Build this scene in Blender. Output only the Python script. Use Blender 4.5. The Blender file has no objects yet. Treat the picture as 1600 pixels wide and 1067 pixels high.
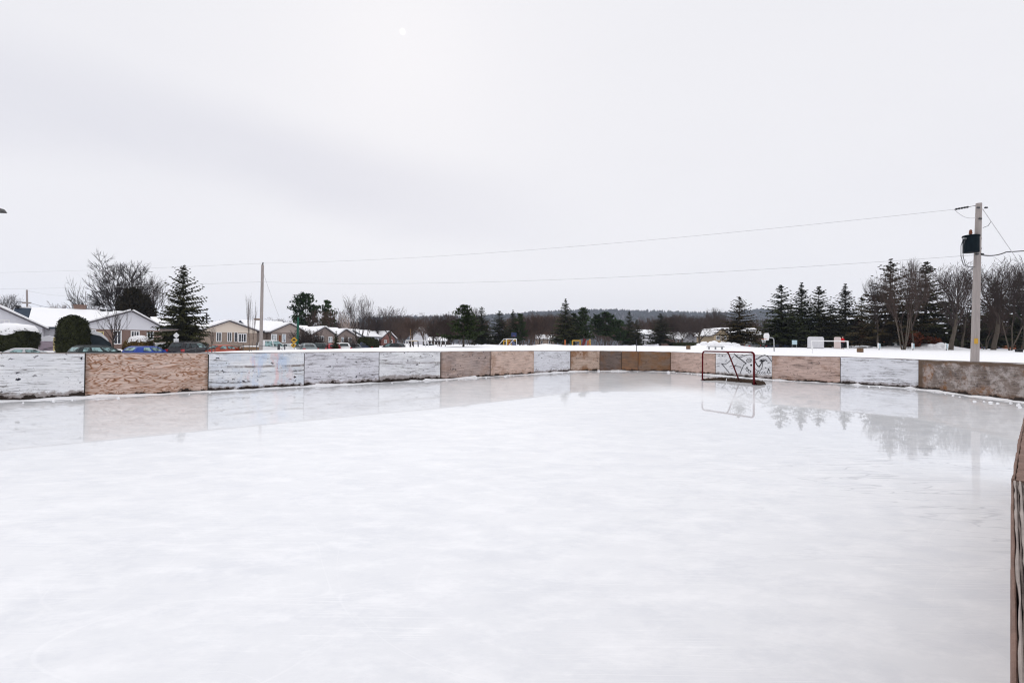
import bpy, bmesh, math, random
from mathutils import Vector, Matrix, Euler, noise
R = math.radians
C = bpy.context.scene.collection
F = 711.1                      # focal length in photo pixels (16 mm lens on 36 mm)
EYE = 1.45
PITCH, ROLL = math.atan(5 / F), R(0.6)
RC = Matrix.Rotation(math.pi / 2 + PITCH, 3, 'X') @ Matrix.Rotation(ROLL, 3, 'Z')
CAM = Vector((0, 0, EYE))

def ray(px, py): return RC @ Vector(((px - 800) / F, (533.5 - py) / F, -1))
def at(px, py, Y):
    d = ray(px, py); return CAM + d * (Y / d.y)
def on_z(px, py, z):
    d = ray(px, py); return CAM + d * ((z - EYE) / d.z)
def hz(px): return 538.5 + 0.0105 * (px - 800)
def clamp(v, a=0., b=1.): return max(a, min(b, v))
def smooth(a, b, v):
    t = clamp((v - a) / (b - a)); return t * t * (3 - 2 * t)
def lerp(a, b, t): return a + (b - a) * t
def pw(pts, x):
    if x <= pts[0][0]: return pts[0][1]
    for (x0, y0), (x1, y1) in zip(pts, pts[1:]):
        if x <= x1: return lerp(y0, y1, (x - x0) / (x1 - x0))
    return pts[-1][1]
def fbm(x, y, z=0.0): return noise.fractal(Vector((x, y, z)), 0.8, 2.0, 4)

# ------------------------------------------------------------------ materials
def new_mat(name):
    m = bpy.data.materials.new(name); m.use_nodes = True
    nt = m.node_tree; nt.nodes.clear()
    return m, nt
class NT:
    def __init__(s, nt): s.nt = nt
    def n(s, typ, ins=None, **kw):
        nd = s.nt.nodes.new(typ)
        for k, v in kw.items(): setattr(nd, k, v)
        if ins:
            for k, v in ins.items():
                if hasattr(v, 'is_linked') or hasattr(v, 'links'): s.nt.links.new(v, nd.inputs[k])
                else: nd.inputs[k].default_value = v
        return nd
    def math(s, op, a, b=0.0, c=None, clampit=False):
        ins = {0: a, 1: b}
        if c is not None: ins[2] = c
        return s.n('ShaderNodeMath', ins, operation=op, use_clamp=clampit).outputs[0]
    def mix(s, fac, a, b, blend='MIX'):
        nd = s.n('ShaderNodeMix', data_type='RGBA', blend_type=blend)
        for k, v in ((0, fac), (6, a), (7, b)):
            if hasattr(v, 'links'): s.nt.links.new(v, nd.inputs[k])
            else: nd.inputs[k].default_value = v if k == 0 else (*v[:3], 1)
        return nd.outputs[2]
    def ramp(s, v, a, b):
        nd = s.n('ShaderNodeMapRange', {0: v, 1: a, 2: b, 3: 0., 4: 1.}, interpolation_type='SMOOTHSTEP')
        return nd.outputs[0]
    def mapping(s, vec, scale=(1, 1, 1), loc=(0, 0, 0), rot=(0, 0, 0)):
        return s.n('ShaderNodeMapping', {0: vec, 1: loc, 2: rot, 3: scale}).outputs[0]
    def noise(s, vec, scale=1.0, detail=4, rough=.55, dist=0.0):
        return s.n('ShaderNodeTexNoise', {'Vector': vec, 'Scale': scale, 'Detail': detail, 'Roughness': rough, 'Distortion': dist}).outputs[0]
    def bump(s, h, strength=.3, dist=.02):
        return s.n('ShaderNodeBump', {'Height': h, 'Strength': strength, 'Distance': dist}).outputs[0]
    def out(s, sh): s.nt.links.new(sh, s.n('ShaderNodeOutputMaterial').inputs[0])
    def bsdf(s, col, rough=.8, spec=.3, metal=0.0, normal=None, **kw):
        ins = {'Base Color': col if hasattr(col, 'links') else (*col[:3], 1), 'Roughness': rough, 'Specular IOR Level': spec, 'Metallic': metal}
        ins.update(kw)
        nd = s.n('ShaderNodeBsdfPrincipled', ins)
        if normal is not None: s.nt.links.new(normal, nd.inputs['Normal'])
        return nd.outputs[0]

def simple(name, col, rough=.8, spec=.25, var=.25, scale=3.0, metal=0., bump=0.0, stretch=(1, 1, 1), each=0.0, tint=(.05, .035, .015)):
    m, nt = new_mat(name); s = NT(nt)
    co = s.mapping(s.n('ShaderNodeTexCoord').outputs['Object'], stretch)
    n1 = s.noise(co, scale, 5, .6)
    dark = tuple(c * (1 - var) for c in col); lite = tuple(min(1, c * (1 + var)) for c in col)
    c = s.mix(n1, dark, lite)
    if each:
        rv = s.n('ShaderNodeObjectInfo').outputs['Random']
        c = s.mix(s.math('MULTIPLY', rv, each), c, tint); r2 = s.math('FRACT', s.math('MULTIPLY', rv, 7.31))
        c = s.mix(1.0, c, s.n('ShaderNodeCombineColor', {0: s.math('ADD', .75, s.math('MULTIPLY', r2, .7)), 1: s.math('ADD', .75, s.math('MULTIPLY', r2, .7)), 2: s.math('ADD', .75, s.math('MULTIPLY', r2, .7))}).outputs[0], 'MULTIPLY')
    nb = s.bump(n1, bump, .03) if bump else None
    s.out(s.bsdf(c, rough, spec, metal, nb))
    return m

M = {}
M['snow'] = simple('snow_cover', (.9, .9, .91), .75, .2, .03, .6, bump=.15)
M['snow_dirty'] = simple('packed_street_snow', (.74, .74, .75), .8, .2, .12, .8)
M['spruce'] = simple('spruce_needles', (.032, .040, .013), .75, .1, .6, .55, each=.45)
M['spruce_brown'] = simple('brown_spruce_needles', (.055, .040, .015), .75, .1, .55, .5)
M['pine'] = simple('pine_needles', (.026, .056, .014), .75, .1, .6, .6, each=.3)
M['cedar'] = simple('cedar_scales', (.024, .027, .008), .8, .1, .6, 1.2)
M['yew'] = simple('brown_evergreen', (.022, .017, .008), .8, .1, .5, .7)
M['straw'] = simple('straw_coloured_twigs', (.15, .095, .03), .85, .1, .5, 2.0)
M['bark'] = simple('grey_brown_bark', (.095, .078, .062), .9, .1, .4, 4.0)
M['twig'] = simple('dark_twigs', (.040, .032, .031), .9, .1, .35, 1.0, each=.4, tint=(.085, .055, .04))
M['twig_red'] = simple('reddish_twigs', (.068, .048, .041), .9, .1, .5, .25, each=.4, tint=(.11, .06, .035))
M['birch'] = simple('pale_birch_bark', (.40, .33, .29), .85, .1, .4, 3.0)
M['rust_dark'] = simple('dull_rust_leaves', (.075, .038, .02), .85, .1, .6, 1.0)
M['leaf_orange'] = simple('rusty_clinging_leaves', (.17, .048, .018), .85, .1, .6, 1.0)
M['wood_pole'] = simple('weathered_pole_wood', (.33, .295, .28), .85, .15, .3, 2.5, bump=.3, stretch=(6, 6, .6))
M['steel'] = simple('galvanised_steel', (.35, .36, .37), .45, .4, .15, 6.0, metal=.6)
M['dark_steel'] = simple('dark_painted_steel', (.045, .045, .05), .5, .4, .3, 6.0)
M['black'] = simple('black_plastic', (.012, .012, .014), .5, .35, .2, 5.0)
M['transformer'] = simple('dark_green_enamel', (.005, .010, .014), .85, .1, .3, 5.0)
M['wire'] = simple('aluminium_wire', (.5, .5, .51), .6, .3, .05)
M['cable'] = simple('black_cable', (.05, .05, .055), .6, .3, .05)
M['white_metal'] = simple('white_painted_metal', (.8, .8, .8), .5, .3, .05, 4.0)
M['yellow'] = simple('yellow_enamel', (.5, .29, .03), .5, .3, .1, 4.0)
M['orange'] = simple('orange_enamel', (.42, .115, .03), .5, .3, .1, 4.0)
M['blue_plastic'] = simple('blue_plastic', (.025, .04, .12), .45, .3, .15, 4.0)
M['sign_blue'] = simple('pale_blue_sign', (.5, .66, .72), .5, .3, .06, 6.0)
M['red_paint'] = simple('worn_red_paint', (.095, .005, .008), .7, .15, .45, 7.0)
M['canvas'] = simple('dirty_brown_canvas', (.045, .03, .021), .9, .1, .5, 5.0, bump=.4)
M['green_paint'] = simple('green_painted_steel', (.008, .095, .06), .5, .3, .15, 3.0)
M['shingle'] = simple('blue_grey_shingles', (.035, .05, .075), .85, .15, .25, 8.0)
M['fascia'] = simple('dark_eave_trim', (.10, .09, .10), .7, .2, .2, 4.0)
M['white_siding'] = simple('white_vinyl_siding', (.70, .70, .74), .65, .25, .05, 1.5, stretch=(.2, .2, 8))
M['beige_siding'] = simple('beige_siding', (.76, .66, .56), .65, .25, .06, 1.5, stretch=(.2, .2, 8))
M['taupe_siding'] = simple('taupe_siding', (.42, .35, .31), .7, .25, .1, 1.5, stretch=(.2, .2, 8))
M['tan_siding'] = simple('tan_siding', (.42, .33, .22), .7, .25, .1, 1.5, stretch=(.2, .2, 8))
M['white_trim'] = simple('white_window_trim', (.8, .8, .8), .5, .3, .04, 4.0)
M['door_brown'] = simple('brown_door', (.16, .05, .02), .6, .3, .2, 4.0)
M['cream'] = simple('cream_frame', (.72, .60, .28), .6, .3, .1, 4.0)
M['screen'] = simple('mauve_mesh_screen', (.38, .31, .36), .7, .2, .2, 4.0)
M['tarp'] = simple('dark_blue_green_tarp', (.014, .026, .034), .6, .3, .3, 3.0)
M['rubber'] = simple('tyre_rubber', (.02, .02, .02), .85, .2, .2, 5.0)
M['skin'] = simple('skin', (.5, .3, .22), .6, .3, .05)
M['red_cloth'] = simple('red_jacket_cloth', (.5, .015, .02), .8, .1, .15, 6.0)
M['dark_cloth'] = simple('dark_cloth', (.02, .02, .028), .85, .1, .2, 6.0)
M['crate_wood'] = simple('brown_crate_wood', (.21, .13, .075), .8, .15, .3, 5.0)
M['ink'] = simple('black_spray_paint', (.025, .025, .03), .7, .2, .3, 20.0)
M['tail_red'] = simple('red_tail_lamp', (.45, .02, .025), .25, .5, .1)
M['head_clear'] = simple('clear_head_lamp', (.6, .62, .64), .15, .6, .1)
M['gapwood'] = simple('damp_dark_timber', (.045, .033, .026), .9, .15, .4, 6.0)

def glass(name, col, rough=.12, spec=.6):
    m, nt = new_mat(name); s = NT(nt)
    co = s.n('ShaderNodeTexCoord').outputs['Object']
    c = s.mix(s.ramp(s.noise(co, 2.6, 3), .38, .6), tuple(v * .22 for v in col), tuple(v * 1.35 for v in col))
    s.out(s.bsdf(c, rough, spec)); return m
M['pane'] = glass('dark_window_glass', (.05, .055, .07))
M['pane_pale'] = glass('curtained_window_glass', (.34, .40, .46))
M['car_glass'] = glass('greenish_car_glass', (.20, .30, .30), .1, .35); M['car_glass_dark'] = glass('smoked_car_glass', (.02, .03, .034), .1, .3)

def brick(name, col, mort=(.45, .42, .4), sc=5.0):
    m, nt = new_mat(name); s = NT(nt)
    uv = s.n('ShaderNodeTexCoord').outputs['Object']
    sx = s.n('ShaderNodeSeparateXYZ', {0: uv})
    cb = s.n('ShaderNodeCombineXYZ', {0: s.math('ADD', sx.outputs[0], sx.outputs[1]), 1: sx.outputs[2]})
    b = s.n('ShaderNodeTexBrick', {'Vector': cb.outputs[0], 'Scale': sc, 'Color1': (*col, 1), 'Color2': (*[c * .7 for c in col], 1), 'Mortar': (*mort, 1), 'Mortar Size': .015})
    s.out(s.bsdf(b.outputs[0], .85, .15)); return m
M['brick_brown'] = brick('brown_brick', (.21, .115, .085))
M['brick_tan'] = brick('tan_brick', (.36, .27, .21))
M['brick_grey'] = brick('grey_brown_brick', (.27, .205, .18))
M['brick_orange'] = brick('orange_brick', (.33, .10, .04), (.25, .12, .07))
M['brick_red'] = brick('red_brick', (.24, .075, .055))
M['brick_dark'] = brick('dark_brown_brick', (.075, .052, .045), (.12, .1, .09))

def car_paint(name, col):
    m, nt = new_mat(name); s = NT(nt)
    co = s.n('ShaderNodeTexCoord').outputs['Object']
    z = s.n('ShaderNodeSeparateXYZ', {0: co}).outputs[2]
    grime = s.math('MULTIPLY', s.ramp(s.math('ADD', z, s.math('MULTIPLY', s.noise(co, 3), -.5)), .45, -.2), .55)
    c = s.mix(grime, col, (.4, .39, .38))
    s.out(s.bsdf(c, .38, .35, 0., None, **{'Coat Weight': .15, 'Coat Roughness': .1})); return m

def board_mat(name, base, alt, seed, white=True, speck=.5, crack=.5, rings=0., rust=0., dirt=.10, pastel=False, edge=0., scrape=0., band=0., frame=.0):
    """Weathered plywood. UV 'm' is metres along and up the sheet, UV 'n' runs 0 to 1."""
    m, nt = new_mat(name); s = NT(nt)
    uv = s.n('ShaderNodeUVMap', uv_map='m').outputs[0]
    un = s.n('ShaderNodeUVMap', uv_map='n').outputs[0]
    uv = s.mapping(uv, (1, 1, 1), (seed * 7.3, seed * 3.1, 0))
    sep = s.n('ShaderNodeSeparateXYZ', {0: un}); U, V = sep.outputs[0], sep.outputs[1]
    sepm = s.n('ShaderNodeSeparateXYZ', {0: s.n('ShaderNodeUVMap', uv_map='m').outputs[0]}); VM = sepm.outputs[1]
    broad = s.noise(s.mapping(uv, (.8, 1.6, 1)), 1.6, 5, .6)
    col = s.mix(s.ramp(broad, .35, .68), base, alt)
    fine = s.noise(s.mapping(uv, (1.3, 17, 1)), 1.5, 6, .7)
    grainamt = .36 if white else .95
    col = s.mix(s.math('MULTIPLY', s.ramp(fine, .42, .72), grainamt), col, tuple(b * .46 for b in alt))
    if rings:
        r0 = s.noise(s.mapping(uv, (.85, 3.0, 1)), 1.25, 3, .5, .5)
        fr = s.math('FRACT', s.math('MULTIPLY', r0, 15.0))
        tri = s.math('ABSOLUTE', s.math('SUBTRACT', fr, .5))
        patch = s.noise(s.mapping(uv, (1.2, 3, 1)), 2.2, 3)
        col = s.mix(s.math('MULTIPLY', s.math('MULTIPLY', s.ramp(tri, .16, .46), s.ramp(patch, .30, .52)), rings), col, (.33, .145, .065))
        col = s.mix(s.math('MULTIPLY', s.ramp(tri, .41, .5), rings * .75), col, (.09, .055, .045))
    # long horizontal checks in the veneer
    ck = s.noise(s.mapping(uv, (.30, 6.5, 1)), 1.6, 5, .7, .15)
    ln = s.math('ABSOLUTE', s.math('SUBTRACT', ck, .5))
    msk = s.ramp(s.noise(s.mapping(uv, (.5, 2.0, 1), (3, 9, 0)), 1.7, 3), .55, .42)
    col = s.mix(s.math('MULTIPLY', s.math('MULTIPLY', s.ramp(ln, .03, .0), msk), crack), col, (.06, .045, .04))
    # puck marks and chips
    sp = s.n('ShaderNodeTexVoronoi', {'Vector': s.mapping(s.n('ShaderNodeMix', {0: .12, 4: uv, 5: s.n('ShaderNodeTexNoise', {'Vector': uv, 'Scale': 14.}).outputs[1]}, data_type='VECTOR').outputs[1], (1., 1.9, 1)), 'Scale': 8.5})
    spd = sp.outputs['Distance']; rnd = s.n('ShaderNodeSeparateColor', {0: sp.outputs['Color']}).outputs[0]
    rad = s.math('MULTIPLY', s.math('POWER', rnd, 5.0), .42)
    spm = s.ramp(s.math('SUBTRACT', rad, spd), -.03, .06)
    den = s.ramp(s.noise(uv, 1.1, 3), .32, .58)
    col = s.mix(s.math('MULTIPLY', s.math('MULTIPLY', spm, den), speck, clampit=True), col, (.03, .03, .04))
    sm = s.noise(s.mapping(uv, (1, 1.7, 1), (5, 1, 0)), 17, 4, .65)
    col = s.mix(s.math('MULTIPLY', s.math('MULTIPLY', s.ramp(sm, .585, .68), den), speck * .8, clampit=True), col, (.09, .075, .07))
    if pastel:
        for k, (cc, off) in enumerate((((.36, .52, .78), 2.), ((.85, .45, .42), 8.), ((.45, .6, .82), 15.))):
            a = s.noise(s.mapping(uv, (2.6, .9, 1), (off, off, 0)), 1.1, 4, .6)
            b = s.math('MULTIPLY', s.ramp(U, .18, .38), s.ramp(U, .95, .7))
            col = s.mix(s.math('MULTIPLY', s.math('MULTIPLY', s.ramp(a, .52, .66), b), .42), col, cc)
    if band:
        bn = s.math('ADD', V, s.math('MULTIPLY', s.math('SUBTRACT', s.noise(s.mapping(uv, (.7, 1, 1)), 2.0, 4), .5), .10))
        d = s.math('ABSOLUTE', s.math('SUBTRACT', bn, .62))
        fd = s.noise(s.mapping(uv, (3, .5, 1)), 1.3, 4)
        col = s.mix(s.math('MULTIPLY', s.math('MULTIPLY', s.ramp(d, .05, .012), s.ramp(fd, .3, .6)), band), col, (.13, .095, .08))
    if rust:
        rn = s.noise(s.mapping(uv, (1.3, 1.1, 1), (11, 4, 0)), 1.5, 5, .65)
        e = s.math('MULTIPLY', s.math('ABSOLUTE', s.math('SUBTRACT', U, .5)), 2.0)
        e2 = s.math('MULTIPLY', s.math('ABSOLUTE', s.math('SUBTRACT', V, .5)), 2.0)
        ee = s.math('MAXIMUM', e, e2)
        rm = s.ramp(s.math('ADD', rn, s.math('MULTIPLY', ee, .22)), .62, .84)
        col = s.mix(s.math('MULTIPLY', rm, rust), col, (.21, .092, .032))
    if edge:
        e = s.ramp(s.math('ABSOLUTE', s.math('SUBTRACT', U, .5)), .455, .5)
        col = s.mix(s.math('MULTIPLY', e, edge), col, (.10, .07, .055))
    if scrape:
        a = s.noise(s.mapping(uv, (1.3, 1.6, 1), (2, 2, 0)), 1.7, 9, .8)
        col = s.mix(s.math('MULTIPLY', s.ramp(a, .45, .60), scrape), col, (.50, .455, .435))
    if frame:
        fw = s.math('MULTIPLY', s.math('SUBTRACT', s.noise(s.mapping(uv, (.9, 1.5, 1)), 1.6, 5, .65), .5), .34)
        fm = s.math('MAXIMUM', s.ramp(s.math('ADD', V, fw), .86, .95), s.ramp(s.math('ADD', U, s.math('MULTIPLY', fw, .15)), .055, .03))
        col = s.mix(s.math('MULTIPLY', fm, frame), col, (.115, .075, .05))
        blot = s.ramp(s.noise(s.mapping(uv, (.8, 1.0, 1), (4, 4, 0)), 1.5, 4, .6), .60, .70)
        col = s.mix(s.math('MULTIPLY', blot, frame * .8), col, (.075, .05, .035))
    # rot and splash along the foot
    dn = s.noise(s.mapping(uv, (1.4, 1.4, 1)), 2.2, 5, .65)
    foot = s.ramp(s.math('ADD', VM, s.math('MULTIPLY', s.math('SUBTRACT', dn, .5), -.42)), dirt + .03, dirt - .04)
    col = s.mix(s.math('MULTIPLY', foot, .62), col, (.12, .068, .042))
    foot2 = s.ramp(s.math('ADD', VM, s.math('MULTIPLY', s.math('SUBTRACT', dn, .5), -.42)), dirt * .6, dirt * .36)
    col = s.mix(foot2, col, (.03, .021, .017))
    hgt = s.math('ADD', s.math('MULTIPLY', fine, .4), s.math('MULTIPLY', s.ramp(ln, .03, 0.), -1.0))
    s.out(s.bsdf(col, .8, .2, 0., s.bump(hgt, .35, .01)))
    return m

# ------------------------------------------------------------------ mesh helpers
def link(o, parent=None):
    C.objects.link(o)
    if parent is not None: o.parent = parent
    return o
class MB:
    def __init__(s): s.v, s.f = [], []
    def add(s, vs, fs):
        b = len(s.v); s.v += [tuple(p) for p in vs]; s.f += [tuple(b + i for i in q) for q in fs]
    def box(s, a, b):
        (x0, y0, z0), (x1, y1, z1) = a, b
        s.add([(x0, y0, z0), (x1, y0, z0), (x1, y1, z0), (x0, y1, z0), (x0, y0, z1), (x1, y0, z1), (x1, y1, z1), (x0, y1, z1)],
              [(0, 3, 2, 1), (4, 5, 6, 7), (0, 1, 5, 4), (1, 2, 6, 5), (2, 3, 7, 6), (3, 0, 4, 7)]); return s
    def prism(s, poly, d):      # planar polygon extruded by vector d
        n = len(poly); d = Vector(d); P = [Vector(p) for p in poly]
        s.add(P + [p + d for p in P], [tuple(range(n - 1, -1, -1)), tuple(range(n, 2 * n))] + [(i, (i + 1) % n, n + (i + 1) % n, n + i) for i in range(n)]); return s
    def tube(s, pts, rad, n=8, cap=True):
        P = [Vector(p) for p in pts]; m = len(P)
        rad = [rad] * m if isinstance(rad, (int, float)) else rad
        rings = []; up = None
        for i, p in enumerate(P):
            t = (P[min(i + 1, m - 1)] - P[max(i - 1, 0)])
            if t.length < 1e-9: t = Vector((0, 0, 1))
            t.normalize()
            if up is None or abs(up.dot(t)) > .98: up = Vector((1, 0, 0)) if abs(t.z) > .9 else Vector((0, 0, 1))
            a = t.cross(up).normalized(); b = t.cross(a); up = -b if False else up
            rings.append([p + a * math.cos(2 * math.pi * k / n) * rad[i] + b * math.sin(2 * math.pi * k / n) * rad[i] for k in range(n)])
        fs = []
        for i in range(m - 1):
            for k in range(n):
                fs.append((i * n + k, i * n + (k + 1) % n, (i + 1) * n + (k + 1) % n, (i + 1) * n + k))
        if cap: fs += [tuple(range(n - 1, -1, -1)), tuple((m - 1) * n + k for k in range(n))]
        s.add([q for r in rings for q in r], fs); return s
    def build(s, name, mat, parent=None, sm=False):
        me = bpy.data.meshes.new(name); me.from_pydata(s.v, [], s.f); me.update()
        if mat: me.materials.append(mat if not isinstance(mat, str) else M[mat])
        if sm: me.shade_smooth()
        return link(bpy.data.objects.new(name, me), parent)
def bevelled(o, w=.02, seg=2):
    bm = bmesh.new(); bm.from_mesh(o.data)
    bmesh.ops.recalc_face_normals(bm, faces=bm.faces)
    bmesh.ops.bevel(bm, geom=bm.edges[:], offset=w, segments=seg, affect='EDGES', clamp_overlap=True)
    bm.to_mesh(o.data); bm.free(); return o
def tag(o, label, cat, group=None):
    o['label'] = label; o['category'] = cat
    if group: o['group'] = group
    return o
def struct(o, kind='structure'): o['kind'] = kind; return o
def thing(name, loc, rz=0., label=None, cat=None, group=None):
    o = link(bpy.data.objects.new(name, None)); o.location = loc; o.rotation_euler = (0, 0, rz); o.empty_display_size = .3
    return tag(o, label, cat, group)
def dup(root, loc, rz, scale, label, group=None):
    r = root.copy(); C.objects.link(r); r.location = loc; r.rotation_euler = (0, 0, rz); r.scale = scale; r['label'] = label
    if group: r['group'] = group
    for ch in list(root.children):
        c = ch.copy(); C.objects.link(c); c.parent = r
        for g in list(ch.children):
            d = g.copy(); C.objects.link(d); d.parent = c
    return r

# ------------------------------------------------------------------ the rink outline, read off the boards' feet
JOINTS = [  # photo x of each joint, foot on the ice, top edge
    (0, 627.5, 551), (132, 621.5, 552), (325, 612, 551.6), (475, 604, 550.6), (592, 598, 549.8), (688, 593.5, 549.2), (767, 588.5, 548.6), (834, 584.5, 548.2),
    (891, 580.8, 548.2), (937, 579.7, 548.2), (971, 580, 548.6), (997, 580.3, 549), (1048, 581, 549.8), (1118, 586.5, 552.4), (1206, 593.5, 555.8), (1313, 599.8, 557.6), (1436, 608, 562), (1600, 629, 567.6)]
PT = [on_z(x, y, 0.0) for x, y, t in JOINTS]
TOP = [at(x, t, PT[i].y).z for i, (x, y, t) in enumerate(JOINTS)]
PT[0] = PT[1] + (PT[0] - PT[1]) * 1.9; 
PT[-1] = PT[-2] + (PT[-1] - PT[-2]) * 1.35
NA, NB_, NC, ND = on_z(1581, 1067, 1.115), on_z(1580, 750, 1.115), on_z(1591, 690, 1.115), on_z(1600, 652, 1.115)
ndir = (NB_ - NA); ndir.z = 0; ndir.normalize()
N0 = NA - ndir * 1.2
N4 = ND + (ND - NC).normalized() * 4.0
for p in (NA, NB_, NC, ND, N0, N4): p.z = 0
FAR0 = PT[0] + (PT[0] - PT[1]).normalized() * 8
BACKN = N0 - ndir * 10
POLY = [(p.x, p.y) for p in [FAR0] + PT + [N4, ND, NC, NB_, N0, BACKN]]
def inside(x, y):
    c = False; n = len(POLY)
    for i in range(n):
        x0, y0 = POLY[i]; x1, y1 = POLY[(i + 1) % n]
        if (y0 > y) != (y1 > y) and x < (x1 - x0) * (y - y0) / (y1 - y0) + x0: c = not c
    return c
def edge_dist(x, y, poly=POLY, closed=True):
    best = 1e9; n = len(poly)
    for i in range(n if closed else n - 1):
        x0, y0 = poly[i]; x1, y1 = poly[(i + 1) % n]
        dx, dy = x1 - x0, y1 - y0; t = clamp(((x - x0) * dx + (y - y0) * dy) / (dx * dx + dy * dy))
        best = min(best, math.hypot(x - x0 - t * dx, y - y0 - t * dy))
    return best

# ------------------------------------------------------------------ street line and terrain
SP = Vector((-42, 38, 0)); SU = Vector((.7317, .6816, 0)); SN = Vector((-.6816, .7317, 0)); SROT = math.atan2(SU.y, SU.x)
def street_sw(x, y):
    p = Vector((x, y, 0)) - SP; return p.dot(SU), p.dot(SN)
def on_street(px, w):
    d = ray(px, hz(px)); q = d.x / d.y
    a = SP + SN * w
    s = (q * a.y - a.x) / (SU.x - q * SU.y)
    return a + SU * s, s
def slevel(s): return -.74 + .018 * clamp(s, -20, 45)
FIELD = [(-1.2, -.2), (-.8, .1), (-.62, .62), (-.42, .82), (-.28, 1.08), (0, 1.27), (.28, 1.5), (.56, 1.45), (.84, 1.45), (1.2, 1.62)]
PILES = [(1114, 60, .28, 1.8), (1132, 62, .25, 1.8), (1145, 64, .3, 2.0), (1100, 60, .2, 1.8), (1470, 62, .55, 2.2), (1440, 64, .35, 2.0), (1392, 64, .4, 2.2), (1343, 75, .5, 2.5), (772, 85, .3, 3.5),
         (855, 82, .3, 2.5)]
PILES = [(at(px, 540, Y).x, Y, h, r) for px, Y, h, r in PILES]
def ground(x, y):
    q = x / max(y, 6.0)
    nb0 = pw([(-1.1, .25), (-.75, .35), (-.55, .66), (-.2, .72)], q); h = nb0 + (pw(FIELD, q) - nb0) * smooth(25, 70, y)
    s, w = street_sw(x, y)
    k = smooth(66, 48, s)
    if k > 0:
        L = slevel(s)
        if w < -3: hs = lerp(h, L, smooth(-8.5, -3, w)) + .10 * math.exp(-((w + 6.4) / 1.6) ** 2) * smooth(2, 12, s)
        elif w < 7: hs = L
        else: hs = L + .95 * smooth(7, 12, w) + .35 * math.exp(-((w - 9.5) / 1.4) ** 2) * (1 + .9 * fbm(x * .35, y * .35, 3))
        h = lerp(h, hs, k)
    for (px, py, ph, pr) in PILES:
        d2 = ((x - px) ** 2 + (y - py) ** 2) / (pr * pr)
        if d2 < 9: h += ph * math.exp(-d2) * (1 + .4 * fbm(x * .7, y * .7, 9))
    h += .05 * fbm(x * .22, y * .22, 1.0) * smooth(18, 30, y)
    if inside(x, y): return -.25
    d = edge_dist(x, y) if (-26 < x < 26 and y < 36) else 9
    if y < 7 and x > -3: return lerp(-.25, min(h, .6), smooth(.6, 1.5, d))
    return lerp(.10, h, smooth(.10, .9, d))
def gz(px, Y):
    p = at(px, 540, Y); return Vector((p.x, Y, ground(p.x, Y)))

def axis(segs):
    out = []
    for a, b, st in segs:
        n = max(1, round((b - a) / st)); out += [a + (b - a) * i / n for i in range(n)]
    return out + [segs[-1][1]]
XS = axis([(-2800, -300, 250), (-300, -120, 30), (-120, -75, 5), (-75, -20, 1.1), (-20, 24, .45), (24, 80, 1.6), (80, 140, 6), (140, 300, 40), (300, 2800, 250)])
YS = axis([(-400, -40, 90), (-40, -6, 6), (-6, 32, .45), (32, 90, 1.1), (90, 160, 5), (160, 400, 40), (400, 2800, 400)])
mb = MB(); nx = len(XS)
for y in YS:
    for x in XS: mb.v.append((x, y, ground(x, y)))
for j in range(len(YS) - 1):
    for i in range(nx - 1): mb.f.append((j * nx + i, j * nx + i + 1, (j + 1) * nx + i + 1, (j + 1) * nx + i))
struct(mb.build('ground', 'snow', sm=True))

# the street: a packed-snow strip laid on the terrain
mb = MB(); rows = []
for i in range(70):
    s = -26 + i * 1.25
    for w in (-2.8, -1, 1, 3, 5, 6.8):
        p = SP + SU * s + SN * w; mb.v.append((p.x, p.y, ground(p.x, p.y) + .02 + .015 * abs(fbm(s, w))))
for i in range(69):
    for k in range(5): mb.f.append((i * 6 + k, i * 6 + k + 1, i * 6 + 7 + k, i * 6 + 6 + k))
struct(mb.build('road', 'snow_dirty', sm=True))

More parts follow.
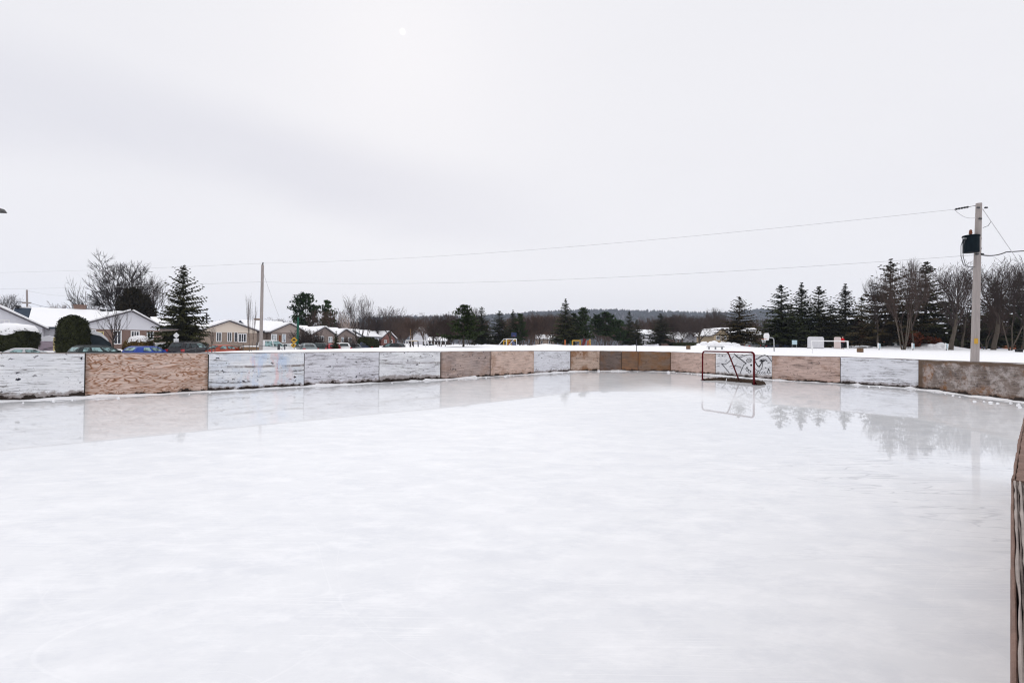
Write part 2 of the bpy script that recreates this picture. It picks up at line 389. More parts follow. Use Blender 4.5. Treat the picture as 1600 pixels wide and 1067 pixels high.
# ------------------------------------------------------------------ ice
def ice_material():
    m, nt = new_mat('skated_ice'); s = NT(nt)
    co = s.n('ShaderNodeTexCoord').outputs['Object']
    big = s.noise(co, .22, 5, .6); mid = s.noise(s.mapping(co, (1, 1.6, 1), rot=(0, 0, .75)), 1.9, 9, .72)
    streak = s.noise(s.mapping(co, (.8, 1.7, 1), rot=(0, 0, -.72)), 2.6, 10, .74)
    streak2 = s.noise(s.mapping(co, (.6, 1.6, 1), rot=(0, 0, .5)), 1.7, 9, .72)
    col = s.mix(s.ramp(big, .35, .68), (.74, .75, .768), (.80, .807, .817))
    col = s.mix(s.math('MULTIPLY', s.ramp(mid, .44, .66), .6), col, (.675, .69, .72))
    col = s.mix(s.math('MULTIPLY', s.ramp(streak, .44, .68), .5), col, (.90, .90, .905))
    col = s.mix(s.math('MULTIPLY', s.ramp(streak2, .56, .8), .35), col, (.78, .79, .82))
    # skate lines
    lines = None
    for k, (sc, off) in enumerate(((.30, 3.), (.42, 11.), (.6, 23.), (.8, 37.))):
        a = s.noise(s.mapping(co, (1, 1, 1), (off, off * .7, 0), (0, 0, k)), sc, 0, .3)
        fr = s.math('FRACT', s.math('MULTIPLY', a, 4.0))
        l = s.ramp(s.math('ABSOLUTE', s.math('SUBTRACT', fr, .5)), .0045, .0008)
        gate = s.ramp(s.noise(s.mapping(co, (1, 1, 1), (off, 0, 0)), .35, 2), .47, .58)
        l = s.math('MULTIPLY', l, gate)
        lines = l if lines is None else s.math('MAXIMUM', lines, l)
    col = s.mix(s.math('MULTIPLY', lines, .16), col, (.97, .97, .97))
    for k, (ang, sx_, gsc) in enumerate(((.3, 20., .5), (1.5, 26., .7), (2.5, 17., .6), (-.55, 30., .8))):
        a = s.noise(s.mapping(co, (.22, sx_, 1), (k * 5., k * 3., 0), (0, 0, ang)), 1., 2, .5, .15)
        l = s.math('MULTIPLY', s.ramp(s.math('ABSOLUTE', s.math('SUBTRACT', a, .5)), .012, .002), s.ramp(s.noise(s.mapping(co, (1, 1, 1), (k * 9., 2, 0)), gsc, 3), .50, .64))
        col = s.mix(s.math('MULTIPLY', l, .30), col, (.95, .95, .95) if k % 2 else (.66, .68, .72))
    spk = s.noise(co, 16, 2, .5)
    spk2 = s.ramp(s.noise(co, 1.1, 2), .55, .7)
    col = s.mix(s.math('MULTIPLY', s.ramp(spk, .795, .82), spk2), col, (.22, .18, .15))
    rim = s.n('ShaderNodeAttribute', attribute_name='rim').outputs['Fac']
    wet = s.n('ShaderNodeAttribute', attribute_name='wet').outputs['Fac']
    rip = s.noise(s.mapping(co, (.6, 4.2, 1), rot=(0, 0, -.35)), 1.15, 3, .5, .6)
    ripl = s.math('MULTIPLY', s.math('MULTIPLY', s.ramp(s.math('ABSOLUTE', s.math('SUBTRACT', rip, .5)), .02, .0), wet), s.ramp(s.noise(co, .9, 3), .36, .52))
    col = s.mix(s.math('MULTIPLY', ripl, .5), col, (.40, .41, .44))
    bumpn = s.bump(s.math('ADD', s.math('MULTIPLY', streak, .6), mid), .10, .02)
    diff = s.bsdf(col, .55, .25, 0., bumpn)
    gb = s.bump(s.math('ADD', s.noise(s.mapping(co, (1, 2.5, 1), rot=(0, 0, -.72)), 3.0, 3), s.math('MULTIPLY', s.math('MULTIPLY', rip, wet), 5.0)), .007, .02)
    gl = s.n('ShaderNodeBsdfGlossy', {'Color': (.93, .945, .97, 1), 'Roughness': .02})
    nt.links.new(gb, gl.inputs['Normal'])
    fres = s.n('ShaderNodeFresnel', {'IOR': 1.31}).outputs[0]
    film = s.n('ShaderNodeAttribute', attribute_name='film').outputs['Fac']
    polish = s.math('ADD', .88, s.math('MULTIPLY', s.math('SUBTRACT', streak2, .5), .45))
    polish = s.math('MULTIPLY', polish, film)
    polish = s.math('ADD', polish, s.math('MULTIPLY', wet, .15))
    polish = s.math('MULTIPLY', polish, s.math('SUBTRACT', 1.0, rim))
    sh = s.n('ShaderNodeMixShader', {0: s.math('MULTIPLY', fres, polish, clampit=True), 1: diff, 2: gl.outputs[0]})
    s.out(sh.outputs[0]); return m
M['ice'] = ice_material()
CELL = .25
mb = MB(); idx = {}; rimv = []; wetv = []; filmv = []
BOARDLINE = [(p.x, p.y) for p in PT]; NEARLINE = [(p.x, p.y) for p in (N4, ND, NC, NB_, N0)]
WET = on_z(1545, 745, 0)
def ice_vertex(i, j):
    if (i, j) in idx: return idx[i, j]
    x, y = i * CELL, j * CELL
    d = edge_dist(x, y, BOARDLINE, False)
    filmv.append(max(lerp(1, .015, smooth(5.5, 9.5, d)), 1.1 * math.exp(-(((x - 6.3) / 4.2) ** 2 + ((y - 8.6) / 3.6) ** 2) ** 2)))
    wob = .5 + .5 * fbm(x * .9, y * .9, 4)
    rimv.append(clamp(1 - smooth(.03 + .08 * wob, .13 + .18 * wob, d)) * .95)
    wv = math.exp(-(((x - WET.x) / 2.8) ** 2 + ((y - WET.y + .3) / 2.4) ** 2))
    wetv.append(clamp(wv * 1.2))
    idx[i, j] = len(mb.v); mb.v.append((x, y, 0.0)); return idx[i, j]
for j in range(int(-10 / CELL), int(30 / CELL)):
    for i in range(int(-24 / CELL), int(18 / CELL)):
        cx, cy = (i + .5) * CELL, (j + .5) * CELL
        if inside(cx, cy) or edge_dist(cx, cy) < .22:
            mb.f.append((ice_vertex(i, j), ice_vertex(i + 1, j), ice_vertex(i + 1, j + 1), ice_vertex(i, j + 1)))
ice = mb.build('ice', 'ice'); struct(ice)
for nm, vals in (('rim', rimv), ('wet', wetv), ('film', filmv)):
    ice.data.attributes.new(nm, 'FLOAT', 'POINT').data.foreach_set('value', vals)

# frost and scraped snow along the foot of the boards, one loose ridge
random.seed(5)
mb = MB(); sec = 7; cnt = 0
LINE = [PT[0]] + PT[1:]
cum = 0; prev = None; stations = []
for i in range(len(LINE) - 1):
    a, b = LINE[i], LINE[i + 1]; L = (b - a).length; n = max(2, int(L / .16))
    nrm = Vector((b.y - a.y, -(b.x - a.x), 0)).normalized()
    for k in range(n): stations.append((a.lerp(b, k / n), nrm, cum + L * k / n))
    cum += L
for p, nrm, t in stations:
    wv = .20 + .18 * fbm(t * .5, 2.2) + .07 * fbm(t * 2.3, 7.0); wv = max(.08, wv)
    hv = max(.004, .035 + .045 * fbm(t * .8, 5.5) + .03 * fbm(t * 3.1, 1.5))
    for k in range(sec):
        f = k / (sec - 1); mb.v.append((p.x + nrm.x * (wv * f * 1.5 - .03), p.y + nrm.y * (wv * f * 1.5 - .03), hv * (1 - f) ** 1.4 * (1 + .35 * fbm(t * 5, f * 4)) + .004))
n = len(stations)
for i in range(n - 1):
    for k in range(sec - 1): mb.f.append((i * sec + k, i * sec + k + 1, (i + 1) * sec + k + 1, (i + 1) * sec + k))
def lump(mbx, c, r, seed=0, sq=.7):
    bm = bmesh.new(); bmesh.ops.create_icosphere(bm, subdivisions=2, radius=1)
    vs = [(c[0] + v.co.x * r * (1 + .3 * noise.noise(v.co * 1.7 + Vector((seed, 0, 0)))), c[1] + v.co.y * r * (1 + .3 * noise.noise(v.co * 1.7 + Vector((0, seed, 0)))), c[2] + v.co.z * r * sq * (1 + .3 * noise.noise(v.co * 2 + Vector((0, 0, seed))))) for v in bm.verts]
    mbx.add(vs, [[v.index for v in f.verts] for f in bm.faces]); bm.free()
for px, py, r in ((938, 579, .16), (1048, 580, .17), (935, 580, .09), (1044, 582, .1), (1487, 618, .05), (1520, 627, .06), (1545, 629, .07), (1556, 630, .05), (1588, 633, .06), (1590, 636, .05), (1497, 620, .04), (1535, 627, .035)):
    p = on_z(px, py, 0); r *= .7 if px > 1100 else 1.; lump(mb, (p.x, p.y - .05, .3 * r), r, px, .55)
for k in range(70):
    p, nrm, t = random.choice(stations); q = p + nrm * random.uniform(.1, .6); r = random.uniform(.012, .035)
    lump(mb, (q.x, q.y, r * .3), r, k)
struct(mb.build('snow_ridge', 'snow', sm=True), 'stuff')

# ------------------------------------------------------------------ boards
W = ((.85, .855, .87), (.76, .77, .795))
SPEC = [
 ('white painted plywood board at the far left, peppered with puck marks', dict(base=W[0], alt=W[1], speck=1., crack=1., dirt=.16)),
 ('bare orange brown plywood board with strong wavy grain', dict(base=(.74, .57, .49), alt=(.61, .45, .37), white=False, speck=.25, crack=.3, rings=.9, dirt=.05, edge=.5)),
 ('white board with a dark stain band and faint blue and pink paint', dict(base=W[0], alt=(.66, .70, .76), speck=1., crack=1., pastel=True, band=.8, dirt=.10)),
 ('lavender grey white board right of the pink and blue smeared board', dict(base=(.74, .74, .78), alt=(.67, .66, .71), speck=1., crack=1., dirt=.13)),
 ('white board with a broken dark line at mid height, left of the grey brown board', dict(base=W[0], alt=(.70, .70, .73), speck=1., crack=1., band=.5, dirt=.20)),
 ('grey brown speckled board with a rusty blotch at its upper left', dict(base=(.50, .39, .345), alt=(.40, .325, .30), white=False, speck=.9, crack=.6, rust=.35, dirt=.07, edge=.6)),
 ('pinkish tan board with rust stained right edge', dict(base=(.68, .52, .44), alt=(.60, .45, .38), white=False, speck=.6, crack=.2, rust=.5, dirt=.08)),
 ('small white speckled board between two tan boards', dict(base=(.76, .77, .81), alt=(.68, .68, .72), speck=1., crack=.6, dirt=.15)),
 ('short tan board framed by a rusty border', dict(base=(.60, .46, .38), alt=(.50, .37, .29), white=False, speck=1., crack=.5, rust=.9, dirt=.10, edge=.4)),
 ('dark grey brown board at the left of the far corner', dict(base=(.19, .145, .125), alt=(.145, .11, .095), white=False, speck=.7, crack=.6, rust=.4, dirt=.08, edge=.7)),
 ('narrow orange brown board in the middle of the far corner', dict(base=(.29, .155, .085), alt=(.18, .12, .085), white=False, speck=.6, crack=.3, rust=.9, dirt=.08, edge=.6)),
 ('rust brown board with orange patch at the right of the far corner', dict(base=(.23, .165, .125), alt=(.27, .15, .08), white=False, speck=.6, crack=.3, rust=.8, dirt=.10, edge=.3)),
 ('pink tan board behind the left goal post', dict(base=(.68, .51, .44), alt=(.60, .44, .37), white=False, speck=.7, crack=.5, rust=.25, dirt=.09)),
 ('white board with a black line drawing behind the goal', dict(base=W[0], alt=(.68, .68, .70), speck=.35, crack=.4, dirt=.17)),
 ('pinkish tan plain board just right of the hockey goal', dict(base=(.66, .495, .43), alt=(.54, .40, .345), white=False, speck=.8, crack=1., rust=.5, dirt=.07)),
 ('white board with horizontal cracks beside the grey brown end board', dict(base=(.82, .83, .87), alt=(.74, .75, .79), speck=.35, crack=1., dirt=.13)),
 ('large weathered grey brown board with rust stains at the right end', dict(base=(.245, .195, .17), alt=(.15, .115, .095), white=False, speck=.8, crack=.8, rust=1., dirt=.12, edge=.3, scrape=.62, frame=.9)),
]
def sheet(name, a, b, ha, hb, z0, t, mat, parent, off=0., side=1):
    """plywood sheet standing on the line a-b, thickness t behind the ice face, with UVs in metres and in 0-1"""
    d = b - a; L = d.length; d.normalize(); nb = Vector((-d.y, d.x, 0)) * side      # away from the ice
    me = bpy.data.meshes.new(name); bm = bmesh.new(); um = bm.loops.layers.uv.new('m'); un = bm.loops.layers.uv.new('n')
    n = max(6, int(L / .12)); cols = []
    for i in range(n + 1):
        f = i / n; p = a.lerp(b, f); h = lerp(ha, hb, f)
        bow = .012 * fbm(p.x * .8, p.y * .8, off) ; zt = h + .006 * fbm(p.x * 2.5, p.y * 2.5, off + 3)
        zb = z0 + .02 * fbm(p.x * 1.7, p.y * 1.7, off + 8)
        cols.append([bm.verts.new((p + nb * (o + bow)) + Vector((0, 0, z))) for o, z in ((0, zb), (0, zt), (t, zt), (t, zb))])
    def face(vs, uv):
        f = bm.faces.new(vs)
        for l, (u, v) in zip(f.loops, uv): l[um].uv = (u * L, v * ha); l[un].uv = (u, v)
    for i in range(n):
        A, B = cols[i], cols[i + 1]; f0, f1 = i / n, (i + 1) / n
        face((A[0], B[0], B[1], A[1]), ((f0, 0), (f1, 0), (f1, 1), (f0, 1)))
        face((A[1], B[1], B[2], A[2]), ((f0, 1), (f1, 1), (f1, 1.03), (f0, 1.03)))
        face((A[2], B[2], B[3], A[3]), ((f0, 1), (f1, 1), (f1, 0), (f0, 0)))
    face(cols[0], ((0, 0), (0, 1), (.02, 1), (.02, 0))); face(cols[-1][::-1], ((1, 0), (1, 1), (.98, 1), (.98, 0)))
    bmesh.ops.recalc_face_normals(bm, faces=bm.faces)
    bm.to_mesh(me); bm.free(); me.materials.append(mat)
    return link(bpy.data.objects.new(name, me), parent)
M['rail'] = simple('grey_weathered_rail', (.23, .20, .185), .85, .15, .35, 4.0, bump=.3)
boards = []
for i, (lab, kw) in enumerate(SPEC):
    a, b = PT[i].copy(), PT[i + 1].copy(); ha, hb = TOP[i], TOP[i + 1]
    if i == 0: ha = TOP[0]
    d = (b - a).normalized(); nb = Vector((-d.y, d.x, 0)); g = .012
    root = thing('rink_board', a, 0, lab, 'rink board', 'plywood boards round the rink')
    A, B = d * g, (b - a) - d * g
    proud = -.03 if i == 16 else 0.
    A += nb * proud; B += nb * proud
    sheet('sheet', A, B, ha - .012, hb - .012, .03, .02, board_mat('board_plywood', seed=i + 1, **kw), root, i * 3.7)
    tr = MB(); L = (B - A).length
    P = [A + nb * -.006, B + nb * -.006]
    z0, z1 = ha - .010, hb - .010
    up = .022
    tr.add([P[0] + Vector((0, 0, z0)), P[1] + Vector((0, 0, z1)), P[1] + nb * .11 + Vector((0, 0, z1)), P[0] + nb * .11 + Vector((0, 0, z0)),
            P[0] + Vector((0, 0, z0 + up)), P[1] + Vector((0, 0, z1 + up)), P[1] + nb * .11 + Vector((0, 0, z1 + up)), P[0] + nb * .11 + Vector((0, 0, z0 + up))],
           [(0, 3, 2, 1), (4, 5, 6, 7), (0, 1, 5, 4), (1, 2, 6, 5), (2, 3, 7, 6), (3, 0, 4, 7)])
    tr.build('top_rail', 'rail', root)
    def post(q):
        pm = MB(); c = q + nb * .07
        e1, e2 = d * .06, nb * .045
        pm.prism([c - e1 - e2 + Vector((0, 0, -.1)), c + e1 - e2 + Vector((0, 0, -.1)), c + e1 + e2 + Vector((0, 0, -.1)), c - e1 + e2 + Vector((0, 0, -.1))], (0, 0, ha + .07))
        pm.build('post', 'gapwood', root)
    post(A - d * g); post(A.lerp(B, .5)); post(B - d * .05)
    sill = MB(); c0, c1 = A + nb * .028, B + nb * .028
    sill.prism([c0 + Vector((0, 0, -.05)), c1 + Vector((0, 0, -.05)), c1 + nb * .10 + Vector((0, 0, -.05)), c0 + nb * .10 + Vector((0, 0, -.05))], (0, 0, .17))
    sill.build('sill_plate', 'gapwood', root)
    boards.append((root, A, B, ha, nb, d))

# the black line drawing on the board behind the goal
root, A, B, ha, nb, d = boards[13]
L = (B - A).length
def gpt(px, py):     # photo pixel -> point on that board
    dr = ray(px, py); o = CAM - root.location
    nn = nb; t = (A - o).dot(nn) / dr.dot(nn); p = o + dr * t
    return p
gm = MB()
def stroke(pts, w=.016):
    P = [gpt(*q) for q in pts]
    for p, q in zip(P, P[1:]):
        t = (q - p)
        if t.length < 1e-5: continue
        t.normalize(); s = t.cross(nb) * w * .5; o = nb * -.016
        p2, q2 = p - t * w * .3, q + t * w * .3
        gm.add([p2 - s + o, q2 - s + o, q2 + s + o, p2 + s + o], [(0, 1, 2, 3)])
def zp(x, y): return (1100 + x / 13.33, 540 + y / 13.33)
for st, w in (([(370, 375), (440, 390), (500, 360), (560, 300), (620, 225)], .018), ([(370, 375), (400, 410), (460, 480), (530, 565)], .022), ([(630, 170), (670, 210), (720, 250), (790, 300), (840, 340), (885, 370)], .03),
           ([(885, 370), (835, 400), (800, 470), (755, 575)], .018), ([(640, 175), (720, 245), (800, 230), (880, 200), (950, 180), (1010, 180)], .016), ([(455, 330), (470, 290)], .014),
           ([(535, 435), (580, 420), (650, 420), (770, 440)], .014), ([(580, 370), (610, 410), (640, 430)], .014), ([(600, 465), (630, 430), (690, 385)], .014), ([(640, 400), (650, 480)], .012),
           ([(1055, 300), (1120, 270), (1200, 215), (1270, 195), (1320, 215), (1370, 270), (1415, 330)], .022), ([(1060, 310), (1090, 370), (1120, 420), (1150, 440), (1180, 400), (1215, 340)], .03),
           ([(1045, 440), (1080, 500), (1140, 530), (1190, 505), (1215, 440), (1222, 350)], .016), ([(1165, 320), (1190, 295), (1240, 285), (1290, 295), (1320, 330)], .02), ([(1165, 320), (1190, 335), (1240, 330), (1270, 310)], .022),
           ([(1195, 315), (1230, 318), (1250, 312)], .035), ([(1330, 370), (1350, 350), (1380, 355)], .014), ([(1285, 455), (1292, 462)], .03), ([(1340, 480), (1355, 500), (1375, 545), (1385, 570)], .018), ([(1320, 560), (1345, 500), (1355, 475)], .018),
           ([(1325, 565), (1350, 585), (1380, 570)], .016), ([(875, 490), (900, 440), (910, 480), (940, 510), (980, 530)], .02), ([(875, 490), (890, 525), (920, 520), (930, 500)], .016), ([(925, 520), (925, 560), (960, 570), (980, 545), (970, 525)], .016),
           ([(975, 400), (1000, 395), (985, 420), (975, 400)], .03), ([(380, 215), (395, 205)], .03), ([(310, 165), (325, 175)], .02), ([(300, 215), (330, 212)], .014), ([(440, 205), (452, 210)], .014), ([(690, 205), (715, 200)], .014), ([(790, 195), (815, 192)], .016),
           ([(265, 375), (330, 370)], .012), ([(270, 430), (325, 428)], .012)):
    stroke([zp(*q) for q in st], w * 1.45)
sp = [(940 + (12 + k * 2.6) * math.cos(k * .62), 315 + (10 + k * 2.2) * math.sin(k * .62)) for k in range(22)]
stroke([zp(*q) for q in sp], .021)
for k in range(5):
    cx, cy = 1085 + k * 48, 565
    stroke([zp(cx + 24 * math.cos(a * .7 + .4), cy + 22 * math.sin(a * .7 + .4)) for a in range(-1, 7)], .016)
gm.build('paint_marking', 'ink', root)

# near boards, under the camera
M['ply_edge'] = simple('grey_split_plywood_edge', (.33, .285, .26), .85, .15, .6, 9.0, bump=.6, stretch=(1, 1, 1))
M['ply_dark'] = simple('dark_split_plywood_edge', (.19, .155, .14), .9, .1, .6, 12.0, bump=.6)
M['ply_brown'] = simple('brown_split_plywood_edge', (.20, .13, .105), .85, .15, .55, 16.0, bump=.5)
def near_board(pts, label, mats, off, h=1.115):
    root = thing('rink_board', pts[0], 0, label, 'rink board', 'plywood boards round the rink')
    P = [p - pts[0] for p in pts]
    o = 0.0
    for k, (wd, mt, dz, nm) in enumerate(mats):
        m2 = MB(); n = 0
        for i in range(len(P) - 1):
            a, b = P[i], P[i + 1]; seg = max(4, int((b - a).length / .04))
            for q in range(seg + (1 if i == len(P) - 2 else 0)):
                f = q / seg; p = a.lerp(b, f); dd = (b - a).normalized(); nn = Vector((dd.y, -dd.x, 0))
                j0 = .0025 * fbm(p.x * 9 + off, p.y * 9, k); j1 = .0012 * fbm(p.x * 25, p.y * 25 + off, k + 4)
                zt = h + dz + .004 * fbm(p.x * 14 + off, p.y * 14, k + 9)
                for w, z in ((o + j0 + .0004, 0.0), (o + j0 + j1, zt - .002), (o + j0 + .0015, zt), (o + wd - .0015, zt), (o + wd, zt - .002), (o + wd, 0.0)):
                    m2.v.append(tuple(p + nn * w + Vector((0, 0, z))))
                n += 1
        for i in range(n - 1):
            for c in range(5): m2.f.append((i * 6 + c, i * 6 + c + 1, (i + 1) * 6 + c + 1, (i + 1) * 6 + c))
        m2.f += [tuple(range(6)), tuple((n - 1) * 6 + c for c in range(5, -1, -1))]
        m2.build(nm, mt, root); o += wd + .0006
    return root
near_board([N0, NA, NB_], 'grey split edge of the near board running down the right edge of the photo',
           [(.0045, 'ply_brown', -.004, 'sheet'), (.0035, 'ply_edge', 0., 'inner_layer'), (.003, 'ply_dark', -.002, 'inner_layer'), (.0045, 'ply_edge', .001, 'inner_layer'), (.003, 'ply_dark', -.003, 'inner_layer'), (.04, 'ply_edge', -.002, 'top_rail'), (.09, 'rail', -.02, 'frame_stud')], 1.)
near_board([NB_ + ndir * .004, NC, ND, N4], 'brown near board bending away beyond the grey split one',
           [(.006, 'ply_brown', .004, 'sheet'), (.022, 'ply_brown', .002, 'inner_layer'), (.006, 'ply_dark', -.004, 'inner_layer'), (.09, 'rail', -.01, 'top_rail')], 5.)

# ------------------------------------------------------------------ hockey goal
gl, gr = on_z(1097.5, 594.3, 0), on_z(1178, 601.5, 0)
gd = (gr - gl); gw = gd.length; gd.normalize(); gn = Vector((-gd.y, gd.x, 0))
if gn.x < 0: gn = -gn
goal = thing('hockey_goal', gl, math.atan2(gd.y, gd.x), 'red hockey goal frame without a net on the ice', 'hockey goal')
dep = .78 if (Matrix.Rotation(-math.atan2(gd.y, gd.x), 3, 'Z') @ gn).y > 0 else -.78
H = 1.25; rr = .033
def arc(c, a0, a1, r, n=5): return [(c[0] + r * math.cos(lerp(a0, a1, k / n)), 0, c[1] + r * math.sin(lerp(a0, a1, k / n))) for k in range(n + 1)]
m1 = MB(); m1.tube([(0, 0, .02), (0, 0, H - .14)] + arc((.12, H - .12), math.pi, math.pi / 2, .12), rr, 10); m1.build('post', 'red_paint', goal, True)
m1 = MB(); m1.tube([(gw, 0, .02), (gw, 0, H - .14)] + arc((gw - .12, H - .12), 0, math.pi / 2, .12), rr * 1.15, 10); m1.build('post', 'red_paint', goal, True)
m1 = MB(); m1.tube([(.121, 0, H), (gw - .121, 0, H)], rr * .98, 10); m1.build('crossbar', 'red_paint', goal, True)
m1 = MB(); m1.tube([(gw * .5, 0, H - .02), (gw * .5, dep * .12, H - .06), (gw * .5, dep, .05)], rr * .85, 8); m1.build('centre_stay', 'red_paint', goal, True)
m1 = MB(); m1.tube([(0, 0, .03), (.02, dep * .85, .03), (.2, dep, .03), (gw - .2, dep, .03), (gw - .02, dep * .85, .03), (gw, 0, .03)], .03, 8); m1.build('base_frame', 'red_paint', goal, True)
# canvas skirt lying round the base
m1 = MB(); path = [Vector(p) for p in ((0, 0, 0), (.02, dep * .5, 0), (.06, dep * .86, 0), (.22, dep * 1.02, 0), (gw * .3, dep * 1.04, 0), (gw * .5, dep * 1.05, 0), (gw * .75, dep * 1.04, 0), (gw - .2, dep * 1.02, 0), (gw - .05, dep * .86, 0), (gw, dep * .4, 0), (gw + .01, 0, 0))]
fine_path = []
for a, b in zip(path, path[1:]):
    for k in range(10): fine_path.append(a.lerp(b, k / 10))
for i, p in enumerate(fine_path):
    f = i / len(fine_path)
    hh = .085 + .07 * math.sin(f * math.pi) ** 2 + .03 * fbm(f * 11, 3.3); hh = max(.04, hh) + (.12 * smooth(.82, .97, f))
    c = Vector((gw / 2, dep * .45, 0)); inn = (c - p).normalized()
    for w, z in ((-.09 - .06 * smooth(.8, .95, f), .006), (-.03, hh * .8), (.03, hh), (.10, hh * .45), (.17, .006)):
        m1.v.append(tuple(p + inn * w + Vector((0, 0, z * (1 + .25 * fbm(f * 40, w * 9))))))
for i in range(len(fine_path) - 1):
    for k in range(4): m1.f.append((i * 5 + k, i * 5 + k + 1, i * 5 + 6 + k, i * 5 + 5 + k))
m1.build('canvas_skirt', 'canvas', goal, True)
m1 = MB(); m1.tube([(gw * .36, dep * .5, .01), (gw * .37, dep * .5, .09), (gw * .38, dep * .45, .14)], .012, 6); m1.build('net_cord', 'white_metal', goal)

#@@TREES
# ------------------------------------------------------------------ trees
def mesh_of(mb, name, mat, sm=False):
    me = bpy.data.meshes.new(name); me.from_pydata(mb.v, [], mb.f); me.update(); me.materials.append(M[mat])
    if sm: me.shade_smooth()
    return me
def spray(mb, p, d, L, wd, droop, rnd):
    """one needle spray: a thin kinked blade from p along d"""
    side = d.cross(Vector((0, 0, 1)))
    if side.length < .05: side = Vector((1, 0, 0))
    side.normalize(); side = (side + Vector((0, 0, rnd.uniform(-.5, .5)))).normalized() * wd
    m = p + d * L * .55 + Vector((0, 0, -droop * L * .3)); e = p + d * L + Vector((0, 0, -droop * L))
    mb.add([p - side * .5, p + side * .5, m + side, m - side, e], [(0, 1, 2, 3), (3, 2, 4)])
def conifer(seed, H=12., Rm=3.0, bare=.10, levels=30, gap=.3, dens=1.0, taper=.85, droop=.25, top_thin=.35, ragged=.25):
    rnd = random.Random(seed); cr = MB(); tr = MB()
    tr.tube([(rnd.uniform(-.1, .1) * k, rnd.uniform(-.1, .1) * k, H * f) for k, f in ((0, -.03), (.3, .3), (.6, .6), (.3, .97))], [.028 * H * .6, .011 * H, .007 * H, .001 * H], 8)
    for k in range(levels):
        t = (k + rnd.uniform(-.3, .3)) / (levels - 1); t = clamp(t)
        z0 = H * (bare + (1 - bare) * t * .985)
        L0 = Rm * ((1 - t) ** taper * .985 + .015)
        if t < .15: L0 *= .72 + 1.9 * t
        nb = max(4, int((7 + 4 * (1 - t)) * dens)); a0 = rnd.uniform(0, 6.28)
        for b in range(nb):
            if rnd.random() < gap * (0.45 + .8 * t): continue
            a = a0 + 6.283 * b / nb + rnd.uniform(-.25, .25); L = L0 * (1 + rnd.uniform(-ragged, ragged) * (1 + .5 * t))
            h = Vector((math.cos(a), math.sin(a), 0)); rise = lerp(-.10, .55, t ** 1.5) + rnd.uniform(-.1, .1)
            steps = max(3, int(L / .30)); zb = z0 + rnd.uniform(-.62, .62) * H / levels
            for q in range(steps + 1):
                f = q / steps
                p = h * L * f + Vector((0, 0, zb + L * (rise * f - droop * f * f * (1 - t) + .16 * f ** 4)))
                dirv = (h + Vector((0, 0, rise - 2 * droop * f * (1 - t)))).normalized()
                sl = (.40 + .16 * L * (1 - f)) * (1 - .58 * t * t)
                for sgn in (-1, 1):
                    for rep in range(1 if f < .25 else 2):
                        ang = sgn * rnd.uniform(.5, 1.15)
                        d = Vector((h.x * math.cos(ang) - h.y * math.sin(ang), h.x * math.sin(ang) + h.y * math.cos(ang), rise * .5 + rnd.uniform(-.35, .1))).normalized()
                        spray(cr, p + Vector((0, 0, rnd.uniform(-.06, .06))), d, sl * rnd.uniform(.7, 1.3), .085 + .035 * sl + .04 * (1 - t), rnd.uniform(.1, .5), rnd)
                spray(cr, p, dirv, .38 * (1 - .5 * t), .13 * (1 - .4 * t), .2, rnd)
    spray(cr, Vector((0, 0, H * .96)), Vector((.02, .01, 1)).normalized(), H * .045, .08, 0, rnd)
    spray(cr, Vector((0, 0, H * .96)), Vector((.01, .03, 1)).normalized(), H * .04, .08, 0, rnd)
    return cr, tr
def pine(seed, H=10., Rm=2.6, bare=.18, tiers=9, shape='cone', tuft=.5):
    rnd = random.Random(seed); cr = MB(); tr = MB()
    tr.tube([(0, 0, -.3), (rnd.uniform(-.15, .15), .1, H * .35), (rnd.uniform(-.2, .2), 0, H * .95)], [.03 * H * .55, .012 * H, .003 * H], 8)
    for k in range(tiers):
        t = k / (tiers - 1); z0 = H * (bare + (1 - bare) * t * .93)
        L0 = Rm * ((1 - t) ** .7 * .85 + .15) if shape == 'cone' else Rm * (math.sin(math.pi * (.18 + .75 * t)) ** .7)
        nb = int(5 + 4 * (1 - t))
        for b in range(nb):
            a = rnd.uniform(0, 6.283); L = L0 * rnd.uniform(.55, 1.12); h = Vector((math.cos(a), math.sin(a), 0)); rise = rnd.uniform(.05, .45)
            tip = h * L + Vector((0, 0, z0 + rise * L))
            tr.tube([(0, 0, z0), tuple(h * L * .5 + Vector((0, 0, z0 + .2 * rise * L))), tuple(tip)], [.05, .035, .015], 4, False)
            for g in range(6 + int(L * 3.6)):
                f = rnd.uniform(.35, 1.08); c = h * L * f + Vector((rnd.gauss(0, .28), rnd.gauss(0, .28), z0 + rise * L * f + rnd.uniform(-.15, .35)))
                for q in range(12):
                    d = Vector((rnd.gauss(0, 1), rnd.gauss(0, 1), rnd.gauss(.45, .8))).normalized()
                    spray(cr, c, d, tuft * rnd.uniform(.55, 1.15), .085, rnd.uniform(-.1, .2), rnd)
    return cr, tr
